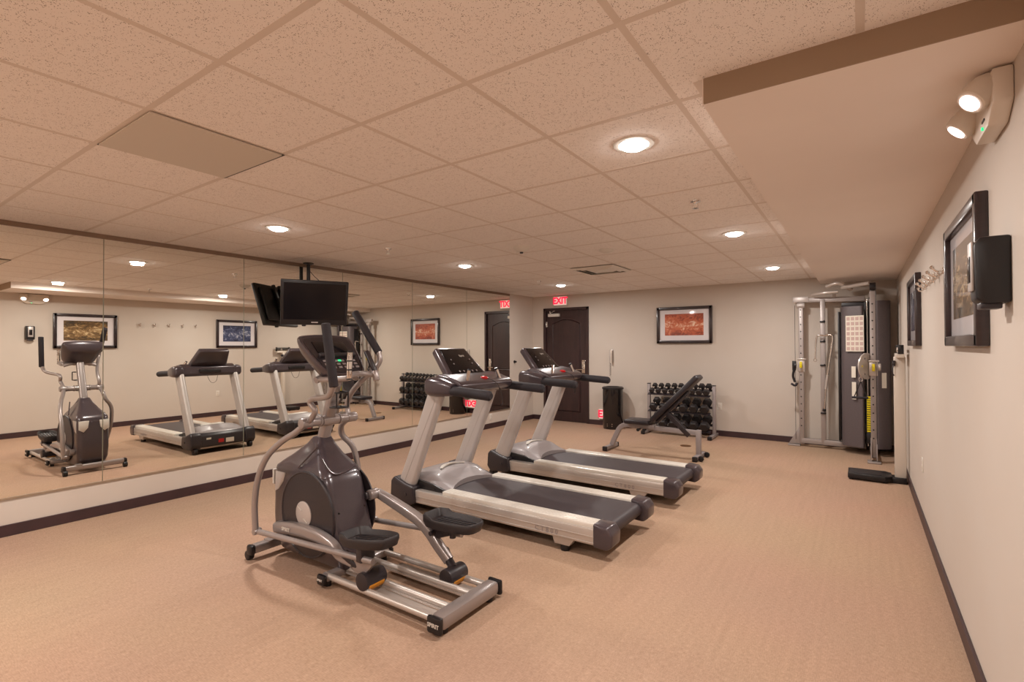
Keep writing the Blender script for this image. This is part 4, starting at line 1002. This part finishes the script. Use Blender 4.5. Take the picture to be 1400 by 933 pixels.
    b = MB(); b.box(-.18, .035, 8.166, 8.172, 1.38, 1.86, .001, mat=M90); pc = b.build('exercise_placard', M['paper'], t, smooth=0)
    b = MB()
    for i in range(7):
        for k in range(4): b.box(-.167+.052*k, -.130+.052*k, 8.1635, 8.1662, 1.395+.067*i, 1.44+.067*i, mat=M90)
    b.build('placard_picture', mat('placard_print', srgb(196, 168, 160), .6), pc, smooth=0)
    for x, z0, z1, R_ in ((-.115, 1.03, 1.18, M90), (-.112, .74, .97, M90)):
        b = MB(); b.box(x, x+.05, 8.166, 8.171, z0, z1, .001, mat=R_); b.build('warning_label', M['paper'], t, smooth=0)
    b = MB(); b.box(.22, .275, 8.200, 8.206, .90, 1.10, .001, mat=Matrix.Translation((.245, 8.2, 1)) @ Matrix.Rotation(math.radians(22), 4, 'Z') @ Matrix.Translation((-.245, -8.2, -1))); b.build('warning_label', M['paper'], t, smooth=0)
cable_machine()
# hanging attachments
t = thing('lat_bar', 'long chrome bar hanging from the cable machine post by one bent end', 'exercise bar', (-.35, 8.33, 1.55))
b = MB(); b.tube([(-.42, 8.345, 1.60), (-.36, 8.33, 1.61), (-.325, 8.33, 1.585), (-.335, 8.33, 1.45), (-.40, 8.345, .95), (-.43, 8.36, .57)], .0145, 12, 5); b.build('bar', M['chrome'], t)
b = MB(); b.cyl((-.43, 8.36, .57), (-.435, 8.362, .53), .022, 14, bev=.004); b.build('end_cap', M['black'], t)
b = MB(); b.cyl((-.387, 8.342, 1.05), (-.412, 8.350, .85), .0175, 12); b.build('knurled_sleeve', M['rail'], t)
t = thing('bent_pull_bar', 'small bent chrome handle hanging left of the long bar on the post', 'exercise handle', (-.50, 8.36, 1.5))
b = MB(); b.tube([(-.43, 8.345, 1.60), (-.49, 8.345, 1.605), (-.515, 8.345, 1.57), (-.53, 8.345, 1.40), (-.535, 8.345, 1.28)], .011, 10, 5); b.build('bar', M['chrome'], t)
b = MB(); b.tube([V(-.535+.02*math.sin(a), 8.345, 1.255+.02*math.cos(a)) for a in [2*PI*k/14 for k in range(15)]], .004, 6); b.build('ring', M['chrome'], t)
t = thing('rope_handle', 'black strap handle hanging from the left pulley of the cable machine', 'exercise handle', (-.80, 8.36, 1.0))
b = MB(); b.bar((-.80, 8.37, 1.24), (-.80, 8.37, 1.10), .02, .05, .006); b.tube([(-.80, 8.37, 1.12), (-.815, 8.37, 1.02), (-.79, 8.37, .93)], .017, 10, 4); b.build('strap', M['black'], t)
b = MB(); b.tube([(-.84, 8.37, .91), (-.79, 8.37, .88), (-.76, 8.37, .92)], .016, 10, 3); b.build('grip', M['foam'], t)
t = thing('stirrup_grip', 'black triangular single handle hanging from the right pulley', 'exercise handle', (0, 7.72, .9))
b = MB(); b.tube([V(-.005+.018*math.sin(a), 7.70, 1.035+.03*math.cos(a)) for a in [2*PI*k/14 for k in range(15)]], .005, 6); b.build('carabiner', M['chrome'], t)
b = MB(); b.tube([(-.005, 7.70, 1.01), (-.075, 7.70, .815)], .006, 8); b.tube([(-.005, 7.70, 1.01), (.055, 7.70, .815)], .006, 8); b.build('strap', M['black'], t)
b = MB(); b.cyl((-.10, 7.70, .805), (.07, 7.70, .805), .016, 14, bev=.003); b.build('grip', M['foam'], t)

# ------------------------------------------------------------------ physician's beam scale
def scale():
    t = thing('beam_scale', "white upright beam weighing scale on a black platform by the right wall", 'weighing scale', (.2, 6.76, 0))
    b = MB(); b.prism([(-.13, 6.64), (.20, 6.62), (.26, 6.68), (.26, 6.88), (.20, 6.93), (-.13, 6.92)], 'z', .015, .075, .006); b.build('platform', M['black'], t)
    b = MB(); b.box(-.115, .17, 6.655, 6.905, .074, .079, .002); b.build('platform_mat', M['tread'], t)
    b = MB(); b.box(.25, .385, 6.70, 6.86, .0, .06, .006); 
    for x, y in ((-.10, 6.67), (-.10, 6.89), (.20, 6.67), (.20, 6.89)): b.cyl((x, y, 0), (x, y, .02), .02, 12)
    b.build('base', M['black'], t)
    b = MB(); b.box(.285, .385, 6.735, 6.80, .055, 1.34, .010); b.build('column', M['cream'], t)
    b = MB(); b.box(.30, .37, 6.61, 6.93, 1.33, 1.375, .005); b.build('beam_support', M['cream'], t)
    b = MB(); b.box(.325, .335, 6.60, 6.94, 1.40, 1.425, .002); b.box(.345, .355, 6.60, 6.94, 1.43, 1.455, .002); b.box(.315, .365, 6.60, 6.62, 1.37, 1.465, .004); b.box(.315, .365, 6.92, 6.94, 1.37, 1.465, .004); b.build('beam', M['black'], t)
    b = MB(); b.box(.31, .35, 6.70, 6.74, 1.385, 1.44, .004); b.build('poise', M['chrome'], t)
    b = MB(); b.cyl((.27, 6.72, 1.27), (.30, 6.72, 1.27), .03, 16, bev=.004); b.tube([(.28, 6.70, 1.25), (.27, 6.69, 1.18), (.285, 6.71, 1.14)], .006, 8, 3); b.build('adjuster', M['dark'], t)
scale()

# ------------------------------------------------------------------ camera
cam = bpy.data.cameras.new('camera'); co = bpy.data.objects.new('camera', cam); COL.objects.link(co)
f_px, yaw, pitch, roll = 691.0, .6041, .0111, -.0033
cy_, sy_, cp_, sp_ = math.cos(yaw), math.sin(yaw), math.cos(pitch), math.sin(pitch)
f = V(-sy_*cp_, cy_*cp_, sp_); r = V(cy_, sy_, 0); u = r.cross(f)
r2 = r*math.cos(roll)+u*math.sin(roll); u2 = u*math.cos(roll)-r*math.sin(roll)
co.matrix_world = Matrix(((r2.x, u2.x, -f.x, 0), (r2.y, u2.y, -f.y, 0), (r2.z, u2.z, -f.z, 1.46), (0, 0, 0, 1)))
cam.sensor_width = 36; cam.lens = f_px/1400*36; cam.clip_start = .05
SC.camera = co

w = bpy.data.worlds.new('world'); SC.world = w; w.use_nodes = True
w.node_tree.nodes['Background'].inputs[0].default_value = (1, .85, .7, 1); w.node_tree.nodes['Background'].inputs[1].default_value = .05
SC.view_settings.view_transform = 'Standard'; SC.view_settings.look = 'None'; SC.view_settings.gamma = 1
SC.view_settings.use_curve_mapping = False; SC.view_settings.exposure = 0
SC.cycles.use_denoising = True
SC.cycles.max_bounces = 12; SC.cycles.diffuse_bounces = 10; SC.cycles.glossy_bounces = 5
SC.cycles.sample_clamp_indirect = 6
SC.cycles.caustics_reflective = False; SC.cycles.caustics_refractive = False
